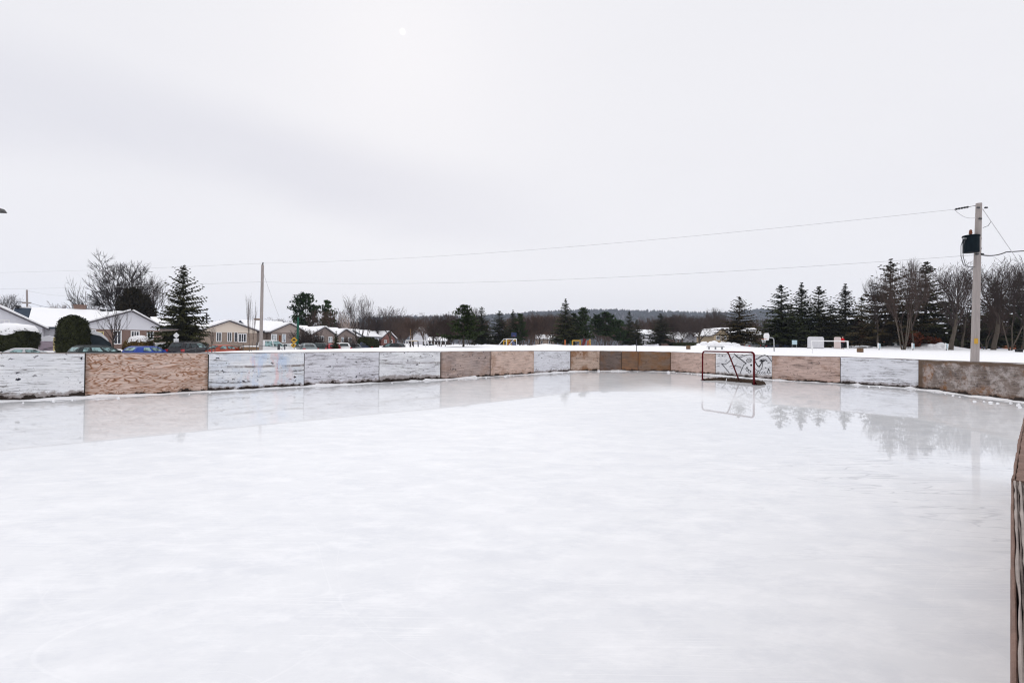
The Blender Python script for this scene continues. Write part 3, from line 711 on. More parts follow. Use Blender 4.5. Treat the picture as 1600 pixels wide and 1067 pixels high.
def bare_tree(seed, H=12., spread=.55, stems=1, fork=.22, lev=5, kids=(4, 4, 4, 4), r0=.22, up=.25, twigw=.011, curl=.25, min_r=.010):
    rnd = random.Random(seed); tr = MB(); cr = MB()
    def grow(p, d, L, r, lv):
        seg = 4 if lv == 0 else 3 if lv < 3 else 2
        pts = [p.copy()]; rads = [r]; dd = d.copy()
        for k in range(seg):
            dd = (dd + Vector((rnd.gauss(0, curl * .5), rnd.gauss(0, curl * .5), rnd.gauss(0, curl * .3) + up * .25 * (lv > 0)))).normalized()
            pts.append(pts[-1] + dd * L / seg); rads.append(max(r * (1 - .5 * (k + 1) / seg), min_r * .7))
        if lv >= lev - 1:
            a = dd.cross(Vector((rnd.gauss(0, 1), rnd.gauss(0, 1), rnd.gauss(0, 1))))
            a = a.normalized() * twigw if a.length > .01 else Vector((twigw, 0, 0))
            cr.add([pts[0] - a, pts[0] + a, pts[1] + a * .8, pts[1] - a * .8, pts[-1]], [(0, 1, 2, 3), (3, 2, 4)]); return
        (tr if lv == 0 else cr).tube(pts, rads, 7 if lv == 0 else 5 if lv == 1 else 3, lv == 0)
        n = kids[min(lv, len(kids) - 1)]
        for c in range(n):
            f = rnd.uniform(fork if lv else .45, 1.0) if c else 1.0
            i = min(int(f * seg), seg - 1); q = pts[i].lerp(pts[i + 1], f * seg - i); rr_ = lerp(rads[i], rads[i + 1], f * seg - i)
            base = (pts[i + 1] - pts[i]).normalized()
            ax = base.cross(Vector((rnd.gauss(0, 1), rnd.gauss(0, 1), rnd.gauss(0, .4))))
            if ax.length < .01: continue
            ang = rnd.uniform(.3, 1.0) * spread * 1.5 if c else rnd.uniform(.0, .35) * spread
            nd = Matrix.Rotation(ang, 3, ax.normalized()) @ base
            grow(q, (nd + Vector((0, 0, up * .3))).normalized(), L * rnd.uniform(.55, .82), max(rr_ * (.8 if c == 0 else .6), min_r), lv + 1)
    for st in range(stems):
        a = 6.283 * st / max(stems, 1) + rnd.uniform(-.5, .5); lean = 0 if stems == 1 else rnd.uniform(.12, .5)
        grow(Vector((.15 * math.cos(a) * (stems > 1), .15 * math.sin(a) * (stems > 1), -.2)), Vector((math.cos(a) * lean, math.sin(a) * lean, 1)).normalized(), H * .36 * rnd.uniform(.85, 1.1), r0 * (1 if stems == 1 else .6), 0)

    # stand the crown over its foot and round off the longest whips
    n = len(cr.v); mz = sum(v[2] for v in cr.v) / n; mx = sum(v[0] for v in cr.v) / n / mz; my = sum(v[1] for v in cr.v) / n / mz
    for m in (tr, cr): m.v = [(x - mx * z, y - my * z, z) for x, y, z in m.v]
    rs = sorted(math.hypot(v[0], v[1]) for v in cr.v); Rk = rs[int(n * .90)]
    zz = sorted(v[2] for v in cr.v); zk = zz[int(n * .94)]
    def soft(v):
        x, y, z = v; r = math.hypot(x, y)
        if r > Rk: f = (Rk + (r - Rk) * .35) / r; x *= f; y *= f
        return x, y, z if z < zk else zk + (z - zk) * .5
    cr.v = [soft(v) for v in cr.v]; zs = max(v[2] for v in cr.v); k = H / zs
    for m in (tr, cr): m.v = [(x * k, y * k, z * k) for x, y, z in m.v]
    return cr, tr
def extent(mbx): 
    xs = sorted(math.hypot(v[0], v[1]) for v in mbx.v); return xs[int(len(xs) * .97)] * 2
PROTO = {}
def proto(key, name, res, crown_mat, trunk_mat, H, cat):
    cr, tr = res; PROTO[key] = (name, mesh_of(cr, 'crown', crown_mat), mesh_of(tr, 'trunk', trunk_mat, True), H, extent(cr), cat)
for k in range(4): proto('spruce%d' % k, 'spruce_tree', conifer(40 + k, bare=.10, gap=.17 + .05 * (k % 2), levels=(26, 31, 23, 28)[k], taper=(.85, .72, .98, .78)[k], dens=(1.1, 1.0, 1.2, 1.05)[k], ragged=(.25, .4, .2, .35)[k], droop=(.25, .34, .2, .3)[k]), 'spruce', 'bark', 12., 'spruce tree')
for k in range(2): proto('spruceb%d' % k, 'spruce_tree', conifer(60 + k, bare=.12, gap=.22, levels=27 - 3 * k, taper=.8, Rm=3.2, dens=1.05, ragged=.35), 'spruce_brown', 'bark', 12., 'spruce tree')
proto('bigspruce', 'spruce_tree', conifer(77, bare=.05, gap=.26, levels=36, taper=.62, Rm=3.1, dens=1.25, droop=.35, ragged=.42), 'spruce', 'bark', 12., 'spruce tree')
for k in range(2): proto('pine%d' % k, 'pine_tree', pine(80 + k), 'pine', 'bark', 10., 'pine tree')
proto('pineround', 'pine_tree', pine(90, shape='round', bare=.30, Rm=2.9, tiers=9), 'pine', 'bark', 10., 'pine tree')
proto('maple', 'bare_tree', bare_tree(0, 12, .66, 2, .25, 6, (6, 5, 4, 4, 4), .36, .10, .023, .26, .028), 'twig', 'bark', 12., 'bare tree')
proto('maple1', 'bare_tree', bare_tree(7, 12, .60, 1, .25, 6, (7, 5, 4, 3, 3), .26, .15, .015, .26, .016), 'twig', 'bark', 12., 'bare tree')
proto('multi', 'bare_tree', bare_tree(8, 12, .46, 4, .3, 6, (4, 4, 4, 3, 3), .22, .25, .012, .22, .014), 'twig', 'bark', 12., 'bare tree')
proto('tall', 'bare_tree', bare_tree(4, 14, .46, 1, .2, 6, (7, 5, 4, 3, 3), .18, .38, .011, .2, .013), 'twig', 'bark', 14., 'bare tree')
proto('red', 'bare_tree', bare_tree(3, 9, .55, 3, .15, 6, (5, 5, 4, 4, 3), .16, .25, .02, .25), 'twig_red', 'bark', 9., 'bare tree')
proto('red1', 'bare_tree', bare_tree(13, 9, .6, 1, .2, 6, (6, 5, 4, 4, 3), .15, .3, .02, .25), 'twig_red', 'bark', 9., 'bare tree')
proto('birch', 'birch_tree', bare_tree(31, 10, .40, 3, .3, 5, (5, 4, 4, 3), .13, .3, .02, .2), 'twig_red', 'birch', 10., 'birch tree')
proto('birchpale', 'birch_tree', bare_tree(33, 10, .5, 4, .3, 5, (4, 4, 3, 3), .13, .3, .014, .22, .02), 'birch', 'birch', 10., 'birch tree')
proto('shrub', 'bare_shrub', bare_tree(35, 4, .6, 7, .1, 5, (6, 5, 4, 3), .07, .2, .010, .3, .008), 'twig', 'bark', 4., 'bare shrub')
proto('sapling', 'sapling', bare_tree(38, 7, .33, 1, .15, 4, (9, 4, 3), .05, .5, .007, .12, .007), 'twig', 'bark', 7., 'sapling')
proto('whip', 'sapling', bare_tree(41, 7, .22, 3, .1, 4, (7, 4, 3), .05, .6, .007, .1, .008), 'twig_red', 'bark', 7., 'sapling')
def tree(key, px, ytop, wpx, Y, label, group=None, rz=None, base=None):
    name, cm, tm, H, ext, cat = PROTO[key]
    g = gz(px, Y) if base is None else at(px, base, Y)
    top = at(px, ytop, Y); h = max(.5, top.z - g.z)
    wd = wpx / F * Y; sx = wd / ext
    root = thing(name, g, rz if rz is not None else (px * .37 % 6.28), label, cat, group)
    root.scale = (sx, sx, h / H)
    for nm, me in (('trunk', tm), ('crown', cm)): link(bpy.data.objects.new(nm, me), root)
    return root
GS, GB = 'spruces along the far side of the park', 'bare trees round the park'
tree('bigspruce', 285, 416, 74, 51, 'tall dark ragged spruce standing among the bungalows behind the black parked car')
for a in (('spruce1', 752, 480, 36, 96, 'narrow spruce rising just right of the green pine'), ('spruce0', 780, 486, 40, 100, 'spruce left of the white goal frame with playground bars'), ('spruce2', 801, 485, 30, 108, 'thin spiky spruce top between a spruce and the brown woods'),
          ('spruce2', 883, 468, 42, 96, 'tall pointed spruce behind the yellow playground bars'), ('spruce3', 983, 487, 30, 110, 'spruce left of the white two storey house'), ('spruce1', 995, 499, 26, 104, 'small spruce in front of the white two storey house'),
          ('spruce0', 1032, 490, 38, 108, 'spruce between the white two storey house and the small brick house'), ('spruceb0', 1155, 463, 54, 66, 'wide lone spruce behind the hockey goal'),
          ('spruce3', 1220, 446, 62, 72, 'tall spruce beside the basketball hoop, left end of the dark row'), ('spruce2', 1252, 443, 50, 78, 'tall spruce behind the pale blue sign'), ('spruce0', 1279, 448, 52, 80, 'spruce with sparse top above the white standing panels'),
          ('spruce1', 1298, 477, 44, 75, 'short spruce filling the gap behind the soccer goal'), ('spruce2', 1320, 445, 52, 80, 'pointed spruce above the person in the red jacket'), ('spruce3', 1346, 465, 40, 84, 'smaller spruce between two taller ones, above the brown crate'),
          ('spruceb1', 1391, 407, 80, 66, 'tallest brown tinged spruce left of the power pole with transformer'), ('spruce0', 1446, 410, 66, 68, 'tall spruce between two bare trees left of the power pole'), ('spruceb0', 1484, 470, 70, 74, 'lower spruce hidden behind bare branches left of the power pole'),
          ('spruce3', 1520, 468, 66, 76, 'dark spruce directly behind the power pole with transformer'), ('spruce1', 1556, 440, 60, 70, 'spruce right of the power pole behind bare branches'), ('spruce2', 1592, 428, 66, 72, 'spruce at the right edge of the photo'),
          ('spruce0', 1366, 488, 44, 80, 'low dark spruce at the foot of the tallest brown tinged one'), ('spruceb1', 1236, 478, 40, 82, 'low spruce between the two tall ones by the pale blue sign'), ('spruce2', 1420, 468, 50, 78, 'low spruce behind the bare tree with spreading forked trunk')):
    tree(a[0], a[1], a[2], a[3] * (1.22 if a[1] > 1180 else 1.1), a[4], a[5], GS)
GP = 'pines in the park'
for a in (('pineround', 478, 460, 44, 97, 'bushy dark pine behind the green street lamp'), ('pine0', 511, 470, 36, 99, 'pine with pointed top right of the bushy one behind the street lamp'), ('pine1', 724, 476, 58, 58, 'bright green pine with leaning trunk alone on the snow'),
          ('pine0', 911, 481, 38, 98, 'pine next to the tall pointed spruce by the playground'), ('pineround', 945, 489, 52, 102, 'broad dark pine right of the playground bars'), ('pine1', 969, 500, 28, 104, 'small blue green pine at the right of the broad dark pine'),
          ('pine1', 812, 490, 28, 106, 'dark pine touching the woods right of the white goal frame'), ('pine0', 897, 490, 34, 101, 'shaded pine between the pointed spruce and its neighbour pine')):
    tree(*a[:5], a[5], GP)
for a in (('maple', 184, 389, 118, 84, 'large spreading bare maple behind the white roofed bungalow'), ('maple1', 236, 430, 62, 88, 'bare tree between the large maple and the tall dark spruce'), ('tall', 8, 457, 44, 92, 'bare tree at the left edge of the photo'),
          ('multi', 563, 457, 66, 66, 'bare tree with thick forked trunk before the last bungalows'), ('maple1', 611, 476, 46, 74, 'rounded bare tree right of the thick forked one'), ('red1', 645, 490, 42, 92, 'low reddish bare tree behind the white soccer goal'),
          ('red', 692, 486, 52, 62, 'bushy reddish bare tree with several trunks left of the green pine'), ('tall', 742, 478, 24, 98, 'thin bare treetop beside the green pine'), ('maple1', 588, 484, 36, 84, 'grey bare tree above the small snowy roofs'),
          ('maple', 1060, 485, 54, 112, 'wide bare tree above the small brick house'), ('red1', 1031, 492, 44, 118, 'bare tree behind the spruce by the small brick house'), ('maple1', 1092, 492, 58, 92, 'dark low forked bare tree before the white gabled house'),
          ('tall', 1121, 479, 36, 120, 'thin tall bare tree above the beige gabled house'), ('maple', 1103, 488, 50, 122, 'bare tree behind the white gabled house'), ('multi', 1412, 404, 84, 57, 'bare tree with many spreading limbs by the first blue white post'),
          ('tall', 1427, 401, 40, 62, 'slim bare tree between the tallest spruce and its right neighbour'), ('maple1', 1486, 406, 84, 57, 'bare tree left of the power pole with leaning lower limbs'), ('tall', 1503, 418, 50, 62, 'slim bare tree touching the power pole on its left'),
          ('maple1', 1552, 402, 88, 58, 'wide bare tree right of the power pole'), ('multi', 1578, 410, 74, 56, 'dark trunked bare tree by the black bench at the right'), ('maple1', 1600, 398, 70, 60, 'bare tree cut by the right edge of the photo'), ('tall', 1372, 430, 44, 63, 'bare tree against the left side of the tallest spruce'),
          ('red', 1540, 470, 60, 64, 'low bare tree right beside the power pole')):
    tree(*a[:5], a[5], GB)
for px, yt, wp, Y in ((96, 471, 50, 90), (132, 466, 54, 92), (62, 478, 34, 94)): tree('red', px, yt, wp, Y, 'low reddish bare treetop showing above the long snowy roof', 'reddish treetops above the long snowy roof')
for px, yt, wp, Y in ((330, 500, 26, 95), (352, 498, 30, 96), (372, 499, 26, 97), (425, 494, 34, 96), (447, 495, 30, 98), (400, 502, 26, 95)): tree('red1', px, yt, wp, Y, 'distant bare treetop above the roofs between spruce and street lamp', 'bare treetops above the middle roofs')
tree('birch', 489, 478, 24, 93, 'pale trunked birch in front of the bushy dark pine')
tree('birch', 505, 480, 26, 94.5, 'pale trunked birch between the two dark pines')
tree('birchpale', 542, 488, 46, 92, 'pale spreading birch behind the grey gable roofs')
tree('birch', 528, 478, 34, 96, 'reddish twigged birch right of the pines')
tree('shrub', 478, 506, 52, 60, 'dense dark shrub between the door and the street lamp')
tree('shrub', 497, 520, 30, 58, 'low bare shrub in front of the grey gabled bungalow')
tree('shrub', 545, 520, 26, 61, 'small bare shrub with pale branches before the second grey gable')
tree('sapling', 177, 478, 44, 49, 'leaning bare sapling in front of the brick bungalow')
tree('whip', 391, 456, 22, 40, 'tall thin bare sapling with suckers left of the wooden pole')
tree('sapling', 331, 507, 14, 39, 'thin bare sapling behind the orange brown board')
tree('spruce1', 525, 517, 15, 58, 'small conical evergreen between the grey gables')

# clipped evergreens and snow-capped bushes
def leafy(name, c, rx, ry, h, mat, label, cat, square=2.4, snow=0., seed=1, n=2600, leaf=.15, lump_=.075):
    rnd = random.Random(seed); root = thing(name, c, 0, label, cat)
    bm = bmesh.new(); bmesh.ops.create_uvsphere(bm, u_segments=28, v_segments=18, radius=1)
    def shape(d):
        k = (abs(d.x) ** square + abs(d.y) ** square + abs(d.z) ** square) ** (-1 / square)
        q = d * k * (1 + lump_ * noise.noise(d * 2.6 + Vector((seed, 0, 0))) + (lump_ - .05) * .7 * noise.noise(d * 6 + Vector((0, seed, 0))) + .03 * noise.noise(d * 7))
        return Vector((q.x * rx, q.y * ry, (q.z * .5 + .5) * h if q.z > -.2 else (q.z * .5 + .5) * h))
    m = MB(); m.add([shape(v.co.normalized()) * .96 for v in bm.verts], [[v.index for v in f.verts] for f in bm.faces]); bm.free()
    for i in range(n):
        d = Vector((rnd.gauss(0, 1), rnd.gauss(0, 1), rnd.gauss(0, 1))).normalized(); p = shape(d)
        e = (d * .6 + Vector((rnd.gauss(0, .5), rnd.gauss(0, .5), rnd.gauss(.3, .5)))).normalized()
        spray(m, p * .97, e, leaf * rnd.uniform(.6, 1.5), leaf * .35, 0, rnd)
    m.build('foliage', mat, root)
    if snow:
        sm_ = MB(); NU, NV = 26, 7
        for j in range(NV):
            for i in range(NU):
                a = 6.283 * i / NU; ph = (j / (NV - 1)) * snow * (1 + .35 * noise.noise(Vector((math.cos(a) * 1.6, math.sin(a) * 1.6, seed))))
                d = Vector((math.sin(ph) * math.cos(a), math.sin(ph) * math.sin(a), math.cos(ph))); p = shape(d)
                sm_.v.append(tuple(p * (1.0 + .05 * (1 - (j / (NV - 1)) ** 3)) + Vector((0, 0, .10 * (1 - (j / (NV - 1)) ** 2)))))
        for j in range(NV - 1):
            for i in range(NU): sm_.f.append((j * NU + i, j * NU + (i + 1) % NU, (j + 1) * NU + (i + 1) % NU, (j + 1) * NU + i))
        sm_.build('snow_cap', 'snow', root, True)
        for k in range(7):
            a = -math.pi / 2 + rnd.uniform(-1.2, 1.2); ph = rnd.uniform(.7, 1.2); d = Vector((math.sin(ph) * math.cos(a), math.sin(ph) * math.sin(a), math.cos(ph)))
            l = MB(); p = shape(d); lump(l, tuple(p), .14, k, .6); 
            if k < 3 and rx > 2: l.build('snow_patch', 'snow', root, True)
    return root
g = gz(210, 80); leafy('cedar_tree', g, 2.7, 2.5, at(210, 455, 80).z - g.z, 'yew', 'brown green cedar mass behind the brick bungalow', 'cedar tree', 1.75, 0, 21, 5200, .62, .30)
g = gz(18, 46); zt = at(18, 509, 46).z
leafy('clipped_hedge', g, 2.3, 1.4, zt - g.z, 'cedar', 'rounded clipped hedge capped with snow at the left edge', 'hedge', 3.0, 1.05, 3, 3600)
g = gz(114, 46); zt = at(114, 493, 46).z
leafy('cedar_shrub', g, 1.22, 1.2, zt - g.z, 'cedar', 'tall dome shaped clipped cedar before the white bungalow wall', 'cedar shrub', 2.7, 0, 5, 3600)
g = gz(217, 50); zt = at(217, 527, 50).z
leafy('dry_bush', g, 1.5, 1.1, zt - g.z, 'straw', 'straw coloured bush under a snow cap by the brick bungalow', 'bush', 2.0, 1.0, 8, 1800, .2)
g = gz(265, 50); leafy('dry_bush', g, .9, .8, .9, 'straw', 'low tan bush under the tall dark spruce', 'bush', 2.0, 0, 9, 700, .2)
for (px, wpx, yt, Y, lab) in ((573, 26, 527, 64, 'dark clipped hedge behind the thick forked tree'), (583, 16, 530, 66, 'short dark hedge beside the white garage'), (1075, 60, 536, 108, 'long low dark hedge before the small brick house')):
    g = gz(px, Y); leafy('clipped_hedge', g, wpx / 2 / F * Y, .9, max(.9, at(px, yt, Y).z - g.z), 'cedar', lab, 'hedge', 5, 0, px, 1400, .14)
for (px, wpx, yt, Y, lab) in ((1424, 18, 518, 64, 'rusty orange leafed shrub behind the bare spreading tree'), (1451, 20, 531, 64, 'low rusty shrub at the foot of the spruce left of the power pole'), (1340, 20, 500, 79, 'rust brown leafed bush between the spruces')):
    g = gz(px, Y); leafy('rusty_shrub', g, wpx / 2 / F * Y, 1.4, max(.9, at(px, yt, Y).z - g.z), 'rust_dark' if px < 1400 else 'leaf_orange', lab, 'shrub', 2, 0, px, 1300, .3, .25)

# far woods: a mass of small bare trees, and the wooded ridge
def wood_mass(name, n, area, hts, mat, seed, keys):
    rnd = random.Random(seed); m = MB()
    src = [(PROTO[k][1], PROTO[k][2], PROTO[k][3]) for k in keys]; data = []
    for cm, tm, H in src:
        vs = [v.co.copy() for v in cm.vertices]; fs = [tuple(p.vertices) for p in cm.polygons]
        b = len(vs); vs += [v.co.copy() for v in tm.vertices]; fs += [tuple(b + i for i in p.vertices) for p in tm.polygons]; data.append((vs, fs, H))
    for i in range(n):
        px, Y = area(rnd); g = gz(px, Y); vs, fs, H = rnd.choice(data); h = hts(px, Y, rnd) ; k = h / H; kx = k * rnd.uniform(.8, 1.2)
        a = rnd.uniform(0, 6.28); ca, sa = math.cos(a), math.sin(a)
        m.add([(g.x + (v.x * ca - v.y * sa) * kx, g.y + (v.x * sa + v.y * ca) * kx, g.z - .2 + v.z * k) for v in vs], fs)
    return struct(m.build(name, mat), 'stuff')
proto('far1', 'bare_tree', bare_tree(51, 9, .55, 2, .2, 5, (5, 5, 4, 3), .13, .3, .03, .25, .03), 'twig_red', 'bark', 9., 'bare tree')
proto('far2', 'bare_tree', bare_tree(53, 9, .5, 3, .2, 5, (5, 4, 4, 3), .12, .35, .03, .25, .03), 'twig_red', 'bark', 9., 'bare tree')
WOODTOP = [(480, 505), (560, 501), (600, 495), (650, 496), (700, 492), (760, 497), (820, 491), (870, 489), (900, 496), (960, 503), (1000, 497), (1050, 493), (1110, 491), (1150, 496), (1200, 497), (1260, 498)]
for q, (px, yt, wp, Y) in enumerate(((628, 489, 40, 96), (662, 487, 44, 104), (677, 490, 36, 108), (826, 489, 40, 112), (844, 486, 46, 114), (862, 488, 40, 111), (1072, 486, 44, 128), (1048, 488, 40, 126), (1116, 486, 40, 130))):
    tree(('red', 'red1', 'maple1')[q % 3], px, yt, wp, Y, ('brown bare tree in the thicket left of the green pine' if px < 700 else 'brown bare tree in the thicket between the white goal frame and the climbing bars' if px < 900 else 'bare tree rising behind the small houses beyond the hockey goal'), ('thicket left of the green pine' if px < 700 else 'thicket by the playground' if px < 900 else 'bare trees behind the small houses'))
def ht(px, Y, rnd): return max(3., at(px, pw(WOODTOP, px), Y).z - gz(px, Y).z) * rnd.uniform(.6, 1.14)
wood_mass('distant_woods', 44, lambda r: (r.uniform(585, 760), r.uniform(125, 210)), ht, 'twig_red', 4, ('far1', 'far2'))
wood_mass('distant_woods', 34, lambda r: (r.uniform(800, 900), r.uniform(118, 200)), ht, 'twig_red', 5, ('far1', 'far2'))
wood_mass('distant_woods', 66, lambda r: (r.uniform(930, 1200), r.uniform(150, 240)), ht, 'twig_red', 6, ('far1', 'far2'))
wood_mass('distant_woods', 40, lambda r: (r.uniform(440, 600), r.uniform(125, 180)), ht, 'twig', 7, ('far1', 'far2'))
RIDGE = [(-500, 538), (380, 534), (470, 512), (540, 503), (600, 500), (700, 499), (745, 500), (765, 498), (800, 496), (830, 493), (880, 491), (930, 491), (960, 489), (1000, 491), (1040, 493), (1080, 494), (1130, 494), (1160, 491), (1190, 488), (1215, 490), (1260, 498), (1350, 505), (2100, 530)]
mb = MB(); rows = 14; cols = 160
def ridge_z(px, Y):
    f = clamp((Y - 1000) / 900); t = at(px, pw(RIDGE, px), 1900).z * (1 if 560 < px < 1300 else .8)
    return 1.2 + (t - 1.2) * smooth(0, 1, f) * (1 + .05 * fbm(px * .012, f * 3))
for j in range(rows):
    Y = 1000 + 95 * j
    for i in range(cols):
        px = -500 + 2600 * i / (cols - 1); p = at(px, 540, Y); mb.v.append((p.x, Y, ridge_z(px, Y)))
for j in range(rows - 1):
    for i in range(cols - 1): mb.f.append((j * cols + i, j * cols + i + 1, (j + 1) * cols + i + 1, (j + 1) * cols + i))
M['hill'] = simple('leaf_litter_hillside', (.10, .085, .10), .9, .1, .3, .02)
struct(mb.build('hills', 'hill', sm=True))
M['hill_tree'] = simple('hillside_trees', (.035, .038, .036), .9, .1, .5, .03)
rnd = random.Random(12); mb = MB()
for i in range(6500):
    px = rnd.uniform(480, 1330); Y = 1000 + 960 * rnd.random() ** .7; p = at(px, 540, Y); z = ridge_z(px, min(Y, 2200)); h = rnd.uniform(8, 19) ; r = h * rnd.uniform(.2, .42); n = 5; a0 = rnd.uniform(0, 6)
    ring = [(p.x + r * math.cos(a0 + 6.283 * k / n), Y + r * math.sin(a0 + 6.283 * k / n), z + h * .12 + rnd.uniform(-.5, .5)) for k in range(n)]
    ring2 = [(p.x + r * .75 * math.cos(a0 + .6 + 6.283 * k / n), Y + r * .75 * math.sin(a0 + .6 + 6.283 * k / n), z + h * .55 + rnd.uniform(-.6, .6)) for k in range(n)]
    mb.add(ring + ring2 + [(p.x, Y, z + h)], [(k, (k + 1) % n, n + (k + 1) % n, n + k) for k in range(n)] + [(n + k, n + (k + 1) % n, 2 * n) for k in range(n)])
struct(mb.build('hillside_woods', 'hill_tree'), 'stuff')

# shovelled heaps beyond the goal
rnd = random.Random(8); mb = MB()
for (px, Y, n, w_) in ((1112, 60, 16, 1.3), (1132, 62, 11, 1.3), (1150, 63, 6, 1.6), (1470, 61, 14, 1.3), (1345, 70, 10, 1.2)):
    c = gz(px, Y)
    for k in range(n):
        dx, dy = rnd.gauss(0, w_ * .6), rnd.gauss(0, .7); r = rnd.uniform(.24, .5) * math.exp(-(dx / w_ / 1.4) ** 2) + .06
        lump(mb, (c.x + dx, Y + dy, ground(c.x + dx, Y + dy) + r * .02), r, k + px, .75)
struct(mb.build('snow_heaps', 'snow', sm=True), 'stuff')
# ------------------------------------------------------------------ houses on the street side (local x along the street, y away from the rink)
class House:
    def __init__(s, name, label, origin, rot, cat='house', group=None):
        s.o = origin; s.rot = rot; s.root = thing(name, origin, rot, label, cat, group)
        s.inv = Matrix.Rotation(-rot, 3, 'Z')
    def hit(s, px, py, y=0.):          # photo pixel -> local (x, z) on the local plane y
        o = s.inv @ (CAM - s.o); d = s.inv @ ray(px, py); t = (y - o.y) / d.y; p = o + d * t
        return p.x, p.z
    def x(s, px, y=0.): return s.hit(px, hz(px), y)[0]
    def z(s, px, py, y=0.): return s.hit(px, py, y)[1]
    def front_gable(s, x0, x1, xa, ze, za, depth, wall, gable, y=0., over=.45, snow=True, zsplit=None):
        """gable end facing the street: wall, gable siding above, two roof slopes"""
        zs = ze if zsplit is None else zsplit
        m = MB(); m.prism([(x0, y, -1.2), (x1, y, -1.2), (x1, y, zs), (x0, y, zs)], (0, depth, 0)); m.build('wall', wall, s.root)
        k0 = x0 + .0; m = MB(); m.prism([(x0, y - .03, zs), (x1, y - .03, zs), (x1, y - .03, ze), (xa, y - .03, za), (x0, y - .03, ze)] if zs < ze - .01 else [(x0, y - .03, ze), (x1, y - .03, ze), (xa, y - .03, za)], (0, depth + .06, 0)); m.build('gable', gable, s.root)
        r = MB(); sn = MB()
        for xe in (x0, x1):
            d = Vector((xe - xa, 0, ze - za)); L = d.length; d.normalize(); e = Vector((xa, 0, za)) + d * (L + over)
            nrm = Vector((-d.z, 0, d.x)); nrm = nrm if nrm.z > 0 else -nrm
            P = [Vector((xa, y - over, za)), Vector((e.x, y - over, e.z))]
            r.prism([P[0] + nrm * .02, P[1] + nrm * .02, P[1] + nrm * .16, P[0] + nrm * .16], (0, depth + 2 * over, 0))
            sn.prism([P[0] + nrm * .165 + Vector((0, .08, 0)), P[1] + nrm * .165 - d * .12 + Vector((0, .08, 0)), P[1] + nrm * .30 - d * .2 + Vector((0, .08, 0)), P[0] + nrm * .36 + Vector((0, .08, 0))], (0, depth + 2 * over - .16, 0))
        ro = r.build('roof', 'fascia', s.root)
        if snow: sn.build('roof_snow', 'snow', ro)
        return ro
    def side_wing(s, x0, x1, ze, zr, depth, wall, y=0., over=.45, patch=None):
        """ridge parallel to the street, the snowy slope facing us"""
        ym = y + depth / 2
        m = MB(); m.prism([(x0, y, -1.2), (x0, y + depth, -1.2), (x0, y + depth, ze), (x0, ym, zr), (x0, y, ze)], (x1 - x0, 0, 0)); m.build('wall', wall, s.root)
        r = MB(); sn = MB()
        for sg in (-1, 1):
            d = Vector((0, sg * depth / 2, ze - zr)); L = d.length; d.normalize(); a = Vector((x0 - over, ym, zr)); e = a + d * (L + over); nrm = Vector((0, -d.z * sg, abs(d.y)));
            if nrm.z < 0: nrm = -nrm
            w = Vector((x1 - x0 + 2 * over, 0, 0))
            r.prism([a + nrm * .02, e + nrm * .02, e + nrm * .16, a + nrm * .16], w)
            x_in = Vector((.1, 0, 0))
            if patch and sg == -1:
                x_in = Vector((patch, 0, 0))
            n = 14; base = []
            # snow with an uneven lower and side edge
            for i in range(n + 1):
                f = i / n; q = a + x_in + (w - x_in - Vector((.1, 0, 0))) * f; q += nrm * .165
                base.append((q + d * (.05 + .10 * abs(fbm(q.x * .6, 3, sg))), q + d * (L + over - .08 - .12 * abs(fbm(q.x * .5, 8, sg)))))
            for i in range(n):
                (p0, q0), (p1, q1) = base[i], base[i + 1]; up = nrm * .17
                sn.add([p0, p1, q1, q0, p0 + up, p1 + up, q1 + up * .8, q0 + up * .8], [(0, 3, 2, 1), (4, 5, 6, 7), (0, 1, 5, 4), (2, 3, 7, 6)] + ([(3, 0, 4, 7)] if i == 0 else []) + ([(1, 2, 6, 5)] if i == n - 1 else []))
        ro = r.build('roof', 'shingle', s.root); sn.build('roof_snow', 'snow', ro)
        return ro
    def window(s, pl, pr, pt, pb, panes=2, y=0., glassm='pane', trim='white_trim', shutters=0., kind='window'):
        x0, x1 = s.x(pl, y), s.x(pr, y); pm = (pl + pr) / 2; z1, z0 = s.z(pm, pt, y), s.z(pm, pb, y)
        return s.window_m(x0, x1, z0, z1, panes, y, glassm, trim, shutters, kind)
    def window_m(s, x0, x1, z0, z1, panes=2, y=0., glassm='pane', trim='white_trim', shutters=0., kind='window'):
        t = min(.11, (x1 - x0) * .14); f = MB(); yo = y - .07
        f.box((x0, yo, z0), (x0 + t, y + .02, z1)); f.box((x1 - t, yo, z0), (x1, y + .02, z1)); f.box((x0 + t, yo, z1 - t), (x1 - t, y + .02, z1)); f.box((x0 + t, yo - .03, z0), (x1 - t, y + .02, z0 + t))
        for k in range(1, panes):
            c = lerp(x0 + t, x1 - t, k / panes); f.box((c - t * .38, yo + .01, z0 + t), (c + t * .38, y + .02, z1 - t))
        if shutters:
            f.box((x0 - shutters, yo + .02, z0), (x0 - .01, y + .01, z1)); f.box((x1 + .01, yo + .02, z0), (x1 + shutters, y + .01, z1))
        fo = f.build(kind, trim, s.root); p = MB(); p.box((x0 + t, y - .025, z0 + t), (x1 - t, y + .01, z1 - t)); p.build('pane', glassm, fo)
    def door(s, pl, pr, pt, pb, mat='door_brown', trim='white_trim', y=0.):
        x0, x1 = s.x(pl, y), s.x(pr, y); pm = (pl + pr) / 2; z1, z0 = s.z(pm, pt, y), s.z(pm, pb, y)
        f = MB(); t = .09; f.box((x0, y - .06, z0), (x0 + t, y + .02, z1)); f.box((x1 - t, y - .06, z0), (x1, y + .02, z1)); f.box((x0 + t, y - .06, z1 - t), (x1 - t, y + .02, z1)); fo = f.build('door_frame', trim, s.root)
        d = MB(); d.box((x0 + t, y - .035, z0), (x1 - t, y + .01, z1 - t)); dd = d.build('door', mat, fo)
